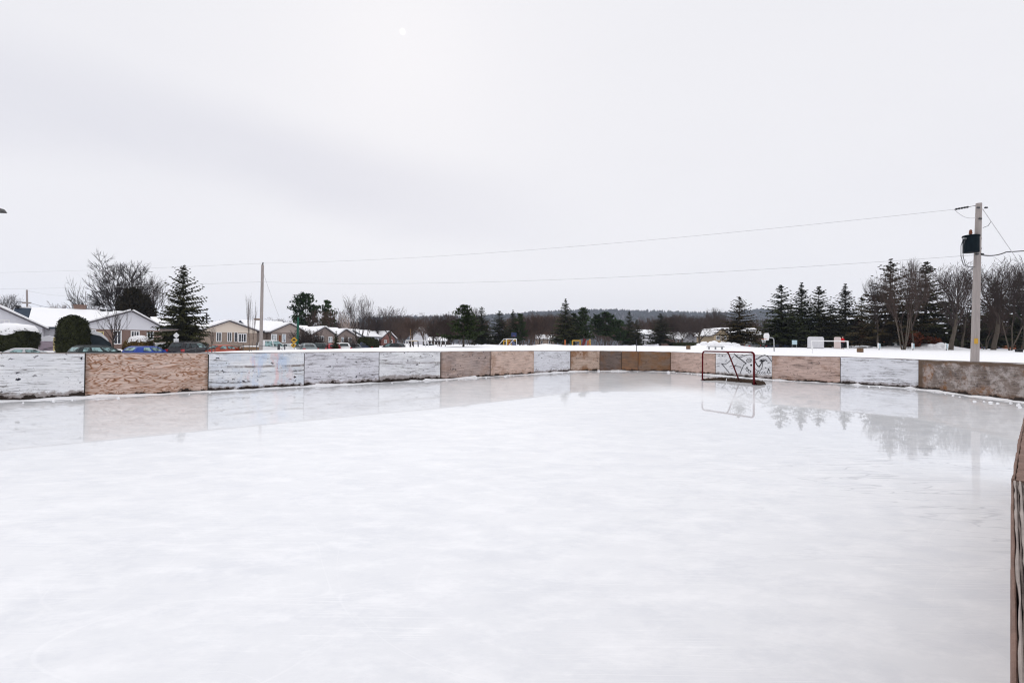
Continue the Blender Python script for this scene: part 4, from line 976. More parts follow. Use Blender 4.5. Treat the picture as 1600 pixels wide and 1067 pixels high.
    def chimney(s, x, y, z0, z1, w=.8, mat='brick_brown'):
        m = MB(); m.box((x - w / 2, y - w / 2, z0), (x + w / 2, y + w / 2, z1)); m.box((x - w / 2 - .06, y - w / 2 - .06, z1 + .001), (x + w / 2 + .06, y + w / 2 + .06, z1 + .14)); m.build('chimney', mat, s.root)
    def roof_vent(s, x, y, z):
        m = MB(); m.tube([(x, y, z - .3), (x, y, z + .1)], .14, 8); m.tube([(x, y, z + .1), (x, y, z + .28)], [.36, .30], 10); m.build('roof_vent', 'black', s.root)
GH = 'bungalows along the street'
def street_house(px, w, label, name='bungalow', dz=None):
    p, s_ = on_street(px, w); p.z = ground(p.x, p.y) if dz is None else dz
    return House(name, label, p, SROT, 'house', GH)

# neighbour at the far left: white gable end, dark roof strip
h = street_house(20, 21, 'white gable ended house with dark shingle edge at the left edge of the photo')
x0, x1, xa = h.x(-95), h.x(66), h.x(-20); ze, za = h.z(66, 512), h.z(-20, 474)
h.front_gable(x0, x1, xa, ze, za, 11, 'white_siding', 'white_siding', over=.5)
h.window(-2, 15, 499, 507, 2); h.window(-40, -18, 520, 536, 3)
# brick bungalow: long snowy wing on the left, gable on the right
h = street_house(190, 21, 'brown brick bungalow with white gable and a long snow covered roof')
ze, za = h.z(135, 508), h.z(205, 487); x0, x1, xa = h.x(133), h.x(249), h.x(205)
ze = h.z(249, 510)
zs = h.z(190, 515)
h.front_gable(x0, x1, xa, ze, za, 12, 'brick_brown', 'white_siding', zsplit=zs, over=.4)
xw0 = h.x(22, 3.); zr = h.z(60, 483.5, 8.5); zew = h.z(90, 512, 2.6)
h.side_wing(xw0, xa, zew, zr, 12, 'white_siding', y=3., patch=1.5)
h.door(152, 162, 518, 543, 'pane', 'cream'); h.window(136, 150, 515, 523, 2); h.window(177, 190, 516, 538, 2); h.window(204, 218, 517, 531, 3); h.window(229, 240, 518, 531, 2)
h.chimney(h.x(124, 9.), 9.5, zr - 1.0, h.z(124, 478, 9.5), 1.25); h.roof_vent(h.x(26, 8.), 8.6, zr + .1); h.roof_vent(h.x(160, 8.), 8.6, zr + .1); h.roof_vent(h.x(171, 8.), 8.7, zr + .1)
m = MB(); xg = h.x(198); m.box((xg - .02, -.05, zs), (xg + .02, -.031, h.z(198, 489))); m.build('gable_seam', 'fascia', h.root)
# beige bungalow behind the spruce
h = street_house(340, 19, 'beige bungalow with pale gable right of the tall dark spruce')
x0, x1, xa = h.x(318), h.x(401), h.x(358); ze, za = h.z(322, 518), h.z(358, 502.5); zs = h.z(355, 519.5)
ze = h.z(395, 517.5)
h.front_gable(x0, x1, xa, ze, za, 11, 'brick_tan', 'beige_siding', zsplit=zs, over=.4)
h.side_wing(h.x(246, 3.), x0 - .02, h.z(300, 514, 3.), h.z(300, 500.5, 8.5), 11, 'taupe_siding', y=3.)
for a in ((337.5, 346, 519, 534, 2), (355, 362, 519, 534, 2), (372, 385, 521, 535, 3), (366, 371, 519, 534, 1)): h.window(*a, glassm='pane')
h.window(309, 316, 520, 536, 1, y=3.); h.window(291, 297, 520, 534, 1, y=3.)
h.roof_vent(h.x(318, 8.), 8.6, h.z(318, 499, 8.6))
h.side_wing(x1 + .02, h.x(452, 3.), h.z(420, 518, 3.), h.z(420, 504, 8.5), 11, 'taupe_siding', y=3.)
h.chimney(h.x(405, 8.), 9., h.z(405, 507, 9.), h.z(405, 499, 9.), .9, 'brick_tan')
# taupe house with the brown door
h = street_house(450, 19, 'grey brown bungalow with a brown door behind the green street lamp')
x0, x1, xa = h.x(424), h.x(477), h.x(453); ze, za = h.z(424, 519), h.z(453, 506.5)
h.front_gable(x0, x1, xa, ze, za, 10, 'brick_grey', 'taupe_siding', over=.35)
h.window(423.5, 432.5, 522, 534.5, 4, glassm='pane_pale'); h.door(434.5, 439.5, 523, 537, 'door_brown', 'brick_tan'); h.window(440.5, 446.5, 522, 535, 2, glassm='pane_pale'); h.window(462, 469, 523, 534, 2)
h.side_wing(x1 + .02, h.x(492, 2.), h.z(480, 523, 2.), h.z(480, 511.5, 7), 10, 'taupe_siding', y=2.)
h = street_house(508, 18.5, 'grey gabled bungalow left of the small conical evergreen')
x0, x1, xa = h.x(488), h.x(523.5), h.x(507); ze, za = h.z(523, 524), h.z(507, 512)
h.front_gable(x0, x1, xa, ze, za, 10, 'brick_grey', 'brick_grey', over=.35)
h.window(491, 496, 524, 534, 2, glassm='pane_pale'); h.window(513, 519, 526, 535, 2, glassm='pane_pale'); h.window(499, 506, 525, 533, 2)
h.side_wing(x1 + .02, h.x(541, 2.), h.z(530, 525, 2.), h.z(530, 514.5, 7), 10, 'taupe_siding', y=2.)
h = street_house(541, 18.5, 'grey gabled bungalow right of the small conical evergreen')
x0, x1, xa = h.x(527), h.x(556), h.x(540); ze, za = h.z(556, 526), h.z(540, 515.5)
h.front_gable(x0, x1, xa, ze, za, 10, 'brick_grey', 'brick_grey', over=.35)
h.window(533, 537, 527, 535, 1, glassm='pane_pale'); h.window(544, 549, 527, 535, 2)
h.side_wing(x1 + .02, h.x(576, 2.), h.z(566, 527, 2.), h.z(566, 517, 7), 10, 'brick_grey', y=2.)
h = street_house(585, 19, 'small white sided house with snowy roof behind the thick forked tree')
h.side_wing(h.x(572), h.x(592), h.z(580, 527), h.z(580, 518.5, 5), 9, 'white_siding'); h.window(587, 589, 529, 536, 1); h.window(575, 579, 529, 533, 1)
h = street_house(606, 20, 'small red brick house with snowy roof left of the white soccer goal')
x0, x1 = h.x(596), h.x(617)
h.front_gable(x0, x1, (x0 + x1) / 2, h.z(606, 529), h.z(606, 519), 9, 'brick_red', 'brick_red', over=.4); h.window(600, 604, 531, 536, 2); h.window(609, 613, 531, 536, 2)

# houses across the park
GF = 'houses beyond the park'
def park_house(px, Y, label, rot=0.0):
    g = gz(px, Y); return House('house', label, g, rot, 'house', GF)
h = park_house(1010, 128, 'white two storey house with shutters and porch posts')
x0, x1 = h.x(1000), h.x(1023); h.side_wing(x0, x1, h.z(1010, 523), h.z(1010, 516.5, 4), 8, 'white_siding')
for a in ((1004, 1007, 524, 529), (1013, 1017, 524, 529), (1004, 1007, 533, 538), (1018, 1021, 533, 538)): h.window(*a, panes=1)
m = MB(); m.box((h.x(998, -2), -2.2, h.z(1006, 532, -2.)), (h.x(1012, -2), -.05, h.z(1006, 530.8, -2.))); po = m.build('porch_roof', 'snow', h.root)
for q in (999, 1003, 1007, 1011): m = MB(); m.tube([(h.x(q, -2), -2, -.3), (h.x(q, -2), -2, h.z(q, 532.2, -2))], .12, 6); m.build('porch_post', 'white_trim', h.root)
h = park_house(1024, 150, 'white house with a snowy roof behind the spruce, right of the two storey house')
h.side_wing(h.x(1022), h.x(1042), h.z(1030, 528), h.z(1030, 519, 5), 10, 'white_siding'); h.window(1024, 1029, 530, 535, 2)
h = park_house(1056, 124, 'small brick house with a steep snowy hipped roof')
h.side_wing(h.x(1047), h.x(1067), h.z(1056, 530), h.z(1056, 520, 4.5), 9, 'brick_brown'); h.window(1054, 1058, 531, 535, 2); h.window(1061, 1064, 531, 535, 1)
h = park_house(1078, 126, 'white house with a steep gable behind the forked bare tree')
x0, x1 = h.x(1068), h.x(1088); h.front_gable(x0, x1, (x0 + x1) / 2, h.z(1078, 531), h.z(1078, 519.5), 9, 'white_siding', 'white_siding', over=.3); h.window(1072, 1076, 532, 536, 2); h.window(1081, 1084, 532, 536, 1)
h = park_house(1102, 122, 'low white house with a snowy roof beside the snow piles')
h.side_wing(h.x(1093), h.x(1113), h.z(1102, 529), h.z(1102, 521.5, 4), 8, 'white_siding'); h.window(1096, 1099, 530, 535, 1); h.door(1103, 1105, 530, 538); h.window(1107, 1110, 530, 535, 1)
h = park_house(1126, 108, 'tan gabled house with a dark porch left of the lone spruce')
x0, x1, xa = h.x(1115), h.x(1139), h.x(1127.5); h.front_gable(x0, x1, xa, h.z(1126, 524), h.z(1127, 513.5), 10, 'tan_siding', 'tan_siding', over=.45)
h.window(1118.5, 1125, 525, 531, 2); h.window(1131, 1135, 525, 530, 2); h.door(1127, 1129.5, 525, 534, 'door_brown')
h = park_house(1165, 118, 'long low house with a snowy roof behind the lone spruce')
h.side_wing(h.x(1138), h.x(1192), h.z(1165, 524), h.z(1165, 514, 5), 10, 'brick_dark'); h.window(1150, 1155, 526, 532, 2); h.window(1172, 1178, 526, 532, 2); h.door(1162, 1165, 526, 537, 'cream')
h = park_house(1270, 122, 'dark house with a snowy roof hidden behind the spruce row')
h.side_wing(h.x(1240), h.x(1300), h.z(1270, 522), h.z(1270, 511, 5), 10, 'brick_dark'); h.window(1262, 1268, 526, 533, 2); h.window(1280, 1286, 526, 533, 2)
h = park_house(684, 128, 'grey open pavilion with a snowy roof left of the green pine')
x0, x1 = h.x(668), h.x(697)
for q in (669, 674, 679, 684, 689, 696): m = MB(); m.tube([(h.x(q), 0, -.4), (h.x(q), 0, h.z(q, 533))], .16, 6); m.build('pavilion_post', 'white_trim', h.root)
h.side_wing(x0, x1, h.z(682, 533.2), h.z(682, 528, 4), 8, 'brick_dark', y=.3)
h = park_house(657, 190, 'distant house with a snowy roof among the brown woods')
h.side_wing(h.x(640), h.x(668), h.z(655, 516), h.z(655, 511, 4), 8, 'white_siding'); h.window(646, 651, 517, 521, 2)
h = park_house(775, 150, 'snow roofed house behind the spruces left of the playground frame')
h.side_wing(h.x(760), h.x(792), h.z(775, 531), h.z(775, 525, 4), 8, 'brick_dark'); h.window(766, 770, 533, 537, 2)
h = park_house(852, 140, 'pinkish house with white windows behind the brown woods')
h.side_wing(h.x(838), h.x(866), h.z(852, 530), h.z(852, 524, 4), 8, 'brick_tan'); h.window(845, 848, 532, 537, 1); h.window(857, 860, 532, 537, 1)
h = park_house(1450, 92, 'long orange brick building behind the bare trees at the right')
h.side_wing(h.x(1415), h.x(1640), h.z(1500, 524), h.z(1500, 514, 6), 12, 'brick_orange')
for q in range(1424, 1640, 16): h.window(q, q + 7, 528, 535, 2)
h.door(1468, 1472, 528, 541, 'door_brown')

# white car shelter beside the bungalow
g = gz(74, 50); t = thing('car_shelter', g, SROT, 'white fabric car shelter with a mauve mesh front between the hedges', 'car shelter')
m = MB(); hh = at(74, 527, 50).z - g.z; ww = 1.55
prof = [(-ww, 0, 0), (-ww, 0, hh * .72), (-ww * .8, 0, hh * .86), (0, 0, hh * 1.12), (ww * .8, 0, hh * .86), (ww, 0, hh * .72), (ww, 0, 0)]
for i in range(len(prof) - 1):
    a, b = Vector(prof[i]), Vector(prof[i + 1]); m.add([a, b, b + Vector((0, 5, 0)), a + Vector((0, 5, 0))], [(0, 1, 2, 3)])
m.build('canopy', 'white_siding', t)
m = MB(); m.prism([(-ww * .93, .05, .0), (ww * .93, .05, .0), (ww * .93, .05, hh * .70), (-ww * .93, .05, hh * .70)], (0, .02, 0)); m.build('mesh_front', 'screen', t)
m = MB(); m.prism([(-ww, -.02, hh * .72), (ww, -.02, hh * .72), (ww * .8, -.02, hh * .86), (0, -.02, hh * 1.12), (-ww * .8, -.02, hh * .86)], (0, .05, 0)); m.build('canopy_front', 'white_siding', t)
for sx_ in (-1, 1): m = MB(); m.tube([(sx_ * ww * .96, -.03, -.1), (sx_ * ww * .96, -.03, hh * .72)], .04, 6); m.build('pole', 'dark_steel', t)
m = MB(); m.tube([(-.3, -.06, .15), (ww * .9, -.06, hh * .45)], .035, 6); m.build('brace', 'dark_steel', t)
g = gz(85, 49); t = thing('wooden_stake', g, 0, 'tan wooden board standing at the right of the car shelter', 'stake'); m = MB(); m.box((-.11, -.03, -.2), (.11, .03, at(85, 527, 49).z - g.z)); bevelled(m.build('plank', 'cream', t), .01)
# covered boat-like tarp with snow
g = gz(149, 49); t = thing('tarp_covered_trailer', g, SROT, 'dark tarp covered trailer with snow on top beside the dome cedar', 'trailer'); H = at(149, 519, 49).z - g.z; L = 1.35
m = MB(); m.prism([(-L, -.8, -.2), (L, -.8, -.2), (L * .95, -.8, H * .42), (.25 * L, -.8, H * .86), (-.35 * L, -.8, H * .95), (-L, -.8, H * .70)], (0, 1.6, 0)); bevelled(m.build('tarp', 'tarp', t), .08)
m = MB(); m.prism([(-L * 1.02, -.85, H * .72), (-.42 * L, -.85, H * .90), (.30 * L, -.85, H * .80), (L * .80, -.85, H * .5), (L * .72, -.85, H * .66), (.3 * L, -.85, H * .99), (-.4 * L, -.85, H * 1.10), (-L, -.85, H * .95)], (0, 1.7, 0)); bevelled(m.build('snow_cap', 'snow', t), .05)

# ------------------------------------------------------------------ vehicles
CARS = {  # length, width, height, shoulder, cabin foot (rear, front), roof (rear, front), nose heights
 'sedan': (4.6, 1.78, 1.45, .93, -1.70, 1.15, -.95, .30), 'wagon': (4.6, 1.78, 1.50, .94, -2.15, 1.15, -1.80, .30), 'hatch': (4.1, 1.74, 1.48, .94, -1.95, 1.1, -1.45, .25), 'suv': (4.6, 1.86, 1.72, 1.08, -2.2, 1.2, -1.85, .35)}
def loft(rings):
    m = MB(); n = len(rings[0])
    for r in rings: m.v += [tuple(p) for p in r]
    for i in range(len(rings) - 1):
        for k in range(n): m.f.append((i * n + k, i * n + (k + 1) % n, (i + 1) * n + (k + 1) % n, (i + 1) * n + k))
    m.f += [tuple(range(n - 1, -1, -1)), tuple((len(rings) - 1) * n + k for k in range(n))]
    return m
def fix(o):
    bm = bmesh.new(); bm.from_mesh(o.data); bmesh.ops.recalc_face_normals(bm, faces=bm.faces); bm.to_mesh(o.data); bm.free(); return o
PAINT = {}
def paint(nm, col):
    if nm not in PAINT: car_paint(nm, col); PAINT[nm] = bpy.data.materials[nm]
    return PAINT[nm]
def wheels(t, xs, W, r=.33):
    for x in xs:
        for sy in (-1, 1):
            m = MB(); m.tube([(x, sy * (W / 2 - .02), r), (x, sy * (W / 2 - .22), r)], r, 18); w = m.build('wheel', 'rubber', t)
            m = MB(); m.tube([(x, sy * (W / 2 - .012), r), (x, sy * (W / 2 - .1), r)], r * .62, 14); m.build('rim', 'steel', w)
def car(kind, px, ytop, Y, pname, col, label, rear_left=True, rot=0.0, rack=False, snow=False, end_on=None):
    L, W, H, sh, c0, c1, r0, r1 = CARS[kind]
    top = at(px, ytop, Y); gz_ = top.z - H
    if end_on is not None: rot = math.pi / 2 - math.atan2(top.x, Y) + end_on - SROT
    t = thing('parked_car', (top.x, Y, gz_), SROT + rot + (0 if rear_left else math.pi), label, 'car', 'cars parked along the street')
    P = paint(pname, col)
    def ring(x, hw, zt, zb, zs):
        return [(x, -hw * .94, zb), (x, -hw, (zb + zs) * .5), (x, -hw * .985, zs), (x, -hw * .90, zt), (x, hw * .90, zt), (x, hw * .985, zs), (x, hw, (zb + zs) * .5), (x, hw * .94, zb)]
    hw = W / 2; hood = sh - .12; tail = sh - (.02 if kind == 'sedan' else 0)
    st = [(-L / 2, hw * .80, tail - .28, .42, tail - .34), (-L / 2 + .08, hw * .93, tail - .05, .28, tail - .14), (c0 + .05, hw, sh, .22, sh - .08), (0, hw, sh, .22, sh - .08), (c1 - .1, hw, sh - .01, .22, sh - .09), (c1 + .35, hw * .985, hood + .04, .22, hood - .06), (L / 2 - .22, hw * .93, hood - .12, .26, hood - .2), (L / 2 - .04, hw * .80, hood - .26, .34, hood - .34), (L / 2, hw * .72, hood - .34, .40, hood - .42)]
    fix(loft([ring(*q) for q in st]).build('body', P, t, True))
    GL = 'car_glass_dark' if kind == 'suv' or Y > 56 else 'car_glass'
    # cabin shell
    def cring(z, xa, xb, w_): return [(xa, -w_, z), (xb, -w_, z), (xb, w_, z), (xa, w_, z)]
    wb, wt = hw * .90, hw * .70
    rings = [cring(sh - .03, c0, c1, wb), cring(lerp(sh, H, .55), lerp(c0, r0, .5) , lerp(c1, r1, .52), lerp(wb, wt, .5)), cring(H - .06, r0 - .02, r1 + .04, wt), cring(H, r0 + .18, r1 - .18, wt * .86)]
    cb = fix(loft(rings).build('cabin', P, t)); bevelled(cb, .03, 2)
    def onface(a, b, c, d, u0, u1, v0, v1, off):      # patch on a bilinear quad: a,b foot; d,c head
        a, b, c, d = map(Vector, (a, b, c, d)); g_ = lambda u, v: (a.lerp(b, u)).lerp(d.lerp(c, u), v)
        n_ = (b - a).cross(d - a).normalized(); ctr = Vector((0, 0, 1)); q = [g_(u0, v0), g_(u1, v0), g_(u1, v1), g_(u0, v1)]
        if n_.dot(q[0] - Vector(((c0 + c1) / 2, 0, sh))) < 0: n_ = -n_
        m = MB(); m.prism([p + n_ * off for p in q], -n_ * .02); return m
    zt = H - .08; zb_ = sh + .02
    side = lambda sy: ((c0 + .02, sy * (wb - .0), zb_), (c1 - .02, sy * wb, zb_), (r1 + .06, sy * (wt + .012), zt), (r0, sy * (wt + .012), zt))
    cuts = {'sedan': ((.13, .44), (.52, .89)), 'hatch': ((.26, .52), (.59, .90)), 'wagon': ((.10, .25), (.32, .56), (.63, .91)), 'suv': ((.10, .25), (.32, .56), (.63, .91))}[kind]
    for sy in (-1, 1):
        for u0, u1 in cuts: onface(*side(sy), u0, u1, .14, .86, .035).build('side_window', 'car_glass' if u0 > .55 else GL, t)
    onface((c1, -wb, zb_), (c1, wb, zb_), (r1 + .05, wt, zt), (r1 + .05, -wt, zt), .12, .88, .12, .88, .05).build('windscreen', 'car_glass', t)
    onface((c0, -wb, zb_), (c0, wb, zb_), (r0, wt, zt), (r0, -wt, zt), .15, .85, .18, .86, .05).build('rear_window', GL, t)
    for sy in (-1, 1):
        m = MB(); m.box((-L / 2 + .0, sy * hw * .86 - .14, tail - .30), (-L / 2 + .22, sy * hw * .86 + .10 * (sy > 0) - .0 + .06, tail - .06)); m.build('tail_light', 'tail_red', t)
        m = MB(); m.box((L / 2 - .34, sy * hw * .74 - .16, hood - .34), (L / 2 - .05, sy * hw * .74 + .16, hood - .2)); m.build('headlight', 'head_clear', t)
        m = MB(); m.box((c1 - .42, sy * (wb + .06) - .09, sh + .03), (c1 - .22, sy * (wb + .06) + .09, sh + .19)); bevelled(m.build('wing_mirror', P, t), .03)
    wheels(t, (-L / 2 + .85, L / 2 - .85), W)
    if rack:
        for sy in (-1, 1): m = MB(); m.tube([(r0 + .2, sy * wt * .82, H + .06), (r1 - .2, sy * wt * .82, H + .06)], .025, 6); m.build('roof_rail', 'dark_steel', t)
    if snow:
        m = MB(); m.prism([(r0 + .1, -wt * .8, H + .003), (r1 - .1, -wt * .8, H + .003), (r1 - .2, -wt * .8, H + .09), (r0 + .2, -wt * .8, H + .09)], (0, wt * 1.6, 0)); m.build('roof_snow', 'snow', t)
    return t
car('sedan', 46, 543.6, 37, 'light_silver_paint', (.48, .48, .49), 'silver grey sedan nearest the left edge of the photo', rot=.1)
car('wagon', 160, 540.6, 40, 'black_green_paint', (.012, .022, .022), 'dark green wagon in front of the dome shaped cedar', rack=True, rot=.45)
car('hatch', 233, 540.8, 43, 'bright_blue_paint', (.012, .05, .30), 'bright blue hatchback below the straw coloured bush', rot=.6)
car('sedan', 252, 537, 54, 'pale_silver_paint', (.42, .42, .44), 'pale silver car half hidden between the blue hatchback and the black parked car', rot=.5, snow=True)
car('suv', 302, 534.6, 46.5, 'black_paint', (.010, .010, .014), 'black sport utility car with a red tail lamp under the tall spruce', rot=.7, rack=True)
car('sedan', 351, 538.6, 49, 'orange_red_paint', (.36, .055, .02), 'orange red sedan in front of the beige bungalow', rot=.5)
car('hatch', 450, 536.5, 57, 'pale_grey_paint', (.5, .52, .52), 'pale grey hatchback behind the yellow warning signs', end_on=.5)
car('sedan', 480, 536.2, 57, 'grey_green_paint', (.18, .21, .22), 'grey sedan right of the yellow warning signs', end_on=.2)
car('wagon', 503, 535.8, 58.5, 'black_green_paint', (.012, .022, .022), 'dark wagon between the grey sedan and the red car', end_on=-.15, rack=True)
car('hatch', 520, 536.8, 60, 'red_paint_car', (.42, .015, .03), 'small red hatchback in the middle of the car row', end_on=.1)
car('wagon', 534, 535.4, 61, 'white_paint', (.75, .75, .75), 'white wagon with dark windows next to the red hatchback', end_on=.15)
car('sedan', 551, 536.4, 63, 'mid_grey_paint', (.13, .14, .15), 'dark grey sedan before the thick forked bare tree', end_on=.25)
car('suv', 569, 534, 65, 'navy_paint', (.02, .03, .07), 'dark blue sport utility car by the clipped hedge', end_on=.1)
car('wagon', 612, 536, 72, 'black_paint', (.010, .010, .014), 'black wagon left of the white soccer goal', end_on=.9)
for px, yt, Y, nm, col, lab, kd in ((1213, 534, 78, 'navy_paint', (.02, .03, .07), 'dark blue car parked behind the basketball hoop', 'sedan'), (1237, 535.5, 80, 'teal_paint', (.04, .09, .12), 'dark teal car behind the pale blue sign', 'sedan'),
                               (1186, 534.5, 84, 'mid_grey_paint', (.13, .14, .15), 'dark grey car between the lone spruce and the basketball hoop', 'wagon'), (1412, 535.5, 76, 'silver_grey_paint', (.30, .30, .31), 'silver car behind the first bare tree at the right', 'wagon'),
                               (672, 537, 96, 'mid_grey_paint', (.13, .14, .15), 'grey car parked by the pavilion', 'sedan'), (760, 538.5, 98, 'mid_grey_paint', (.13, .14, .15), 'dark grey car behind the green pine', 'sedan'), (1543, 537.5, 80, 'navy_paint', (.02, .03, .07), 'dark car behind the trees right of the power pole', 'sedan')):
    t = car(kd, px, yt, Y, nm, col, lab, rot=-SROT); t['group'] = 'cars beyond the park'
# the pickup
top = at(424, 531.5, 52); H = 1.9; t = thing('pickup_truck', (top.x - .3, 52, top.z - H), SROT + .08, 'white crew cab pickup truck with a brown load bed', 'pickup truck', 'cars parked along the street')
Wd = paint('white_paint', (.75, .75, .75)); hw = .97
def rg(x, w_, zt, zb): return [(x, -w_ * .96, zb), (x, -w_, (zb + zt) / 2), (x, -w_ * .95, zt), (x, w_ * .95, zt), (x, w_, (zb + zt) / 2), (x, w_ * .96, zb)]
fix(loft([rg(-.95, hw, 1.18, .45), rg(1.5, hw, 1.18, .42), rg(1.75, hw, 1.16, .42), rg(2.6, hw * .96, 1.08, .45), rg(2.8, hw * .86, .98, .5)]).build('body', Wd, t, False))
cb = fix(loft([[(-.9, -.9, 1.17), (1.6, -.9, 1.17), (1.6, .9, 1.17), (-.9, .9, 1.17)], [(-.82, -.8, 1.6), (1.05, -.8, 1.6), (1.05, .8, 1.6), (-.82, .8, 1.6)], [(-.72, -.7, 1.86), (.62, -.7, 1.86), (.62, .7, 1.86), (-.72, .7, 1.86)], [(-.6, -.6, 1.9), (.5, -.6, 1.9), (.5, .6, 1.9), (-.6, .6, 1.9)]]).build('cabin', Wd, t)); bevelled(cb, .03)
for sy in (-1, 1):
    for xa, xb, ya, yb in ((-.72, .12, -.62, .10), (.22, 1.35, .20, .72)):
        m = MB(); m.prism([(xa, sy * .905, 1.22), (xb, sy * .905, 1.22), (yb, sy * .735, 1.80), (ya, sy * .735, 1.80)], (0, sy * .02, 0)); m.build('side_window', 'car_glass', t)
    m = MB(); m.box((1.25, sy * 1.02 - .1, 1.2), (1.42, sy * 1.02 + .1, 1.42)); bevelled(m.build('wing_mirror', 'black', t), .03)
    m = MB(); m.box((2.6, sy * .68 - .14, .82), (2.81, sy * .68 + .14, 1.0)); m.build('headlight', 'head_clear', t)
m = MB(); m.prism([(1.60, -.82, 1.2), (1.60, .82, 1.2), (.72, .68, 1.82), (.72, -.68, 1.82)], (.03, 0, .03)); m.build('windscreen', 'car_glass', t)
bd = MB()
bd.box((-2.9, -hw, .5), (-.97, -hw + .07, 1.14)); bd.box((-2.9, hw - .07, .5), (-.97, hw, 1.14)); bd.box((-2.9, -hw + .07, .5), (-2.84, hw - .07, 1.14)); bd.box((-1.04, -hw + .07, .5), (-.97, hw - .07, 1.14)); bd.box((-2.84, -hw + .07, .5), (-1.04, hw - .07, .62))
bd.build('load_bed', 'crate_wood', t)
m = MB()
for k in range(5): lump(m, (-2.5 + k * .32, 0, 1.05), .42, k, .5)
m.build('load_snow', 'snow', t, True); wheels(t, (-1.9, 1.9), 1.94, .38)

# ------------------------------------------------------------------ poles, wires, lamps, signs
def pole_thing(name, base, top, r0, r1, mat, label, cat, group=None):
    t = thing(name, base, 0, label, cat, group); m = MB(); d = top - base
    m.tube([(0, 0, -.6), (d.x * .5, d.y * .5, d.z * .5), (d.x, d.y, d.z)], [r0, (r0 + r1) / 2, r1], 14); m.build('pole', mat, t, False); return t, d
GPO = 'wooden utility poles'
YP = 22.
pb = at(1522.5, 578, YP); pb.z = ground(pb.x, pb.y); pt_ = at(1529.5, 318, YP)
t, d = pole_thing('utility_pole', pb, pt_, .165, .115, 'wood_pole', 'weathered wooden power pole carrying a dark transformer', 'utility pole', GPO)
def loc(px, py, Y=YP): return at(px, py, Y) - pb
c = loc(1515.5, 382) + Vector((0, -.05, 0))
m = MB(); m.tube([c + Vector((0, 0, -.40)), c + Vector((0, 0, .36))], .30, 20); m.tube([c + Vector((0, 0, .362)), c + Vector((0, 0, .42))], [.335, .31], 20); tf = m.build('transformer', 'transformer', t)
m = MB(); m.tube([c + Vector((-.02, 0, .42)), c + Vector((-.02, 0, .5)), c + Vector((-.02, 0, .51)), c + Vector((-.02, 0, .62))], [.05, .05, .075, .05], 10); m.tube([c + Vector((-.02, 0, .62)), c + Vector((-.02, 0, .70))], [.07, .03], 10); m.build('bushing', 'door_brown', tf)
m = MB(); m.tube([c + Vector((-.28, -.05, .26)), c + Vector((-.45, -.08, .26))], .035, 8); m.build('terminal', 'steel', tf)
for dz in (.27, -.22): m = MB(); m.box((c.x + .26, c.y - .06, c.z + dz - .04), (c.x + .46, c.y + .06, c.z + dz + .04)); m.build('bracket', 'black', tf)
for dx in (0, .10):
    m = MB(); m.tube([c + Vector((-.42 + dx, -.06, .25)), c + Vector((-.58 + dx, -.1, -.1)), c + Vector((-.58 + dx, -.1, -.6)), c + Vector((-.45 + dx, -.08, -1.0)), c + Vector((-.2 + dx, -.05, -1.13)), c + Vector((.1 + dx, 0, -1.08))], .014, 6); m.build('lead_wire', 'cable', tf)
for (x, y) in ((1536, 326), (1524, 326), (1527, 343), (1530, 398), (1522, 398)): m = MB(); q = loc(x, y); m.tube([q + Vector((-.05, -.14, 0)), q + Vector((.05, -.14, 0))], .045, 8); m.build('bolt', 'dark_steel', t)
m = MB(); q = loc(1519.5, 533); q.y -= .16; m.box((q.x - .05, q.y - .03, q.z - .13), (q.x + .08, q.y + .03, q.z + .13)); m.build('number_plate', 'yellow', t)
YL = 46.
lb = at(407.5, 546, YL); lb.z = ground(lb.x, lb.y); lt = at(410.3, 414, YL)
t2, d2 = pole_thing('utility_pole', lb, lt, .17, .13, 'wood_pole', 'plain grey wooden pole standing on the snow before the pickup', 'utility pole', GPO)
m = MB(); m.tube([d2, d2 + Vector((.05, 0, .25))], .06, 8); m.build('insulator', 'dark_steel', t2)
def wire(name, pts, r, mat, label, sag=0.0, cat='wire', group='overhead wires'):
    P = []
    for a, b in zip(pts, pts[1:]):
        for k in range(24): P.append(a.lerp(b, k / 24) - Vector((0, 0, sag * 4 * (k / 24) * (1 - k / 24))))
    P.append(pts[-1]); o = P[0].copy(); m = MB(); m.tube([p - o for p in P], r, 6, False); w_ = m.build(name, mat); w_.location = o; return tag(w_, label, cat, group)
a, b = at(1527, 321, YP), at(410.3, 411, YL)
ins = a.lerp(at(1491, 327.5, YP + .7), 1.0)
def sagged(ax, ay, aY, mx, my, bx, by, bY):  # sag from the photo's mid point
    A, B = at(ax, ay, aY), at(bx, by, bY); return A, B
A, B = at(1491, 327.5, YP + .8), at(410.6, 411.5, YL); w0 = wire('overhead_wire', [A, B], .010, 'wire', 'upper thin wire from the transformer pole across to the plain pole', .55)
tt = tag(MB().tube([(0, 0, 0), *[tuple((a - A) * f) for f in (.3, 1)]], .014, 6).build('strain_insulator', 'dark_steel'), 'dark insulator string tying the upper wire to the transformer pole', 'insulator'); tt.location = A
dirw = (a - A)
m = MB()
for f in (.10, .22, .34, .46, .58): m.tube([dirw * (f - .035), dirw * (f + .035)], [.05, .05], 8)
m.build('disc', 'black', tt)
wire('jumper_wire', [A, at(1503, 337, YP + .5), at(1512, 340.5, YP + .2), at(1525, 340.5, YP)], .012, 'wire', 'short curved jumper wire left of the power pole top', 0.02)
wire('overhead_wire', [at(1525, 398.5, YP), at(409, 440.5, YL)], .010, 'wire', 'lower wire from the transformer pole across to the plain pole', .65)
wire('overhead_wire', [at(410.3, 411.5, YL), at(-200, 428, 70)], .012, 'wire', 'upper wire running left from the plain pole', .3)
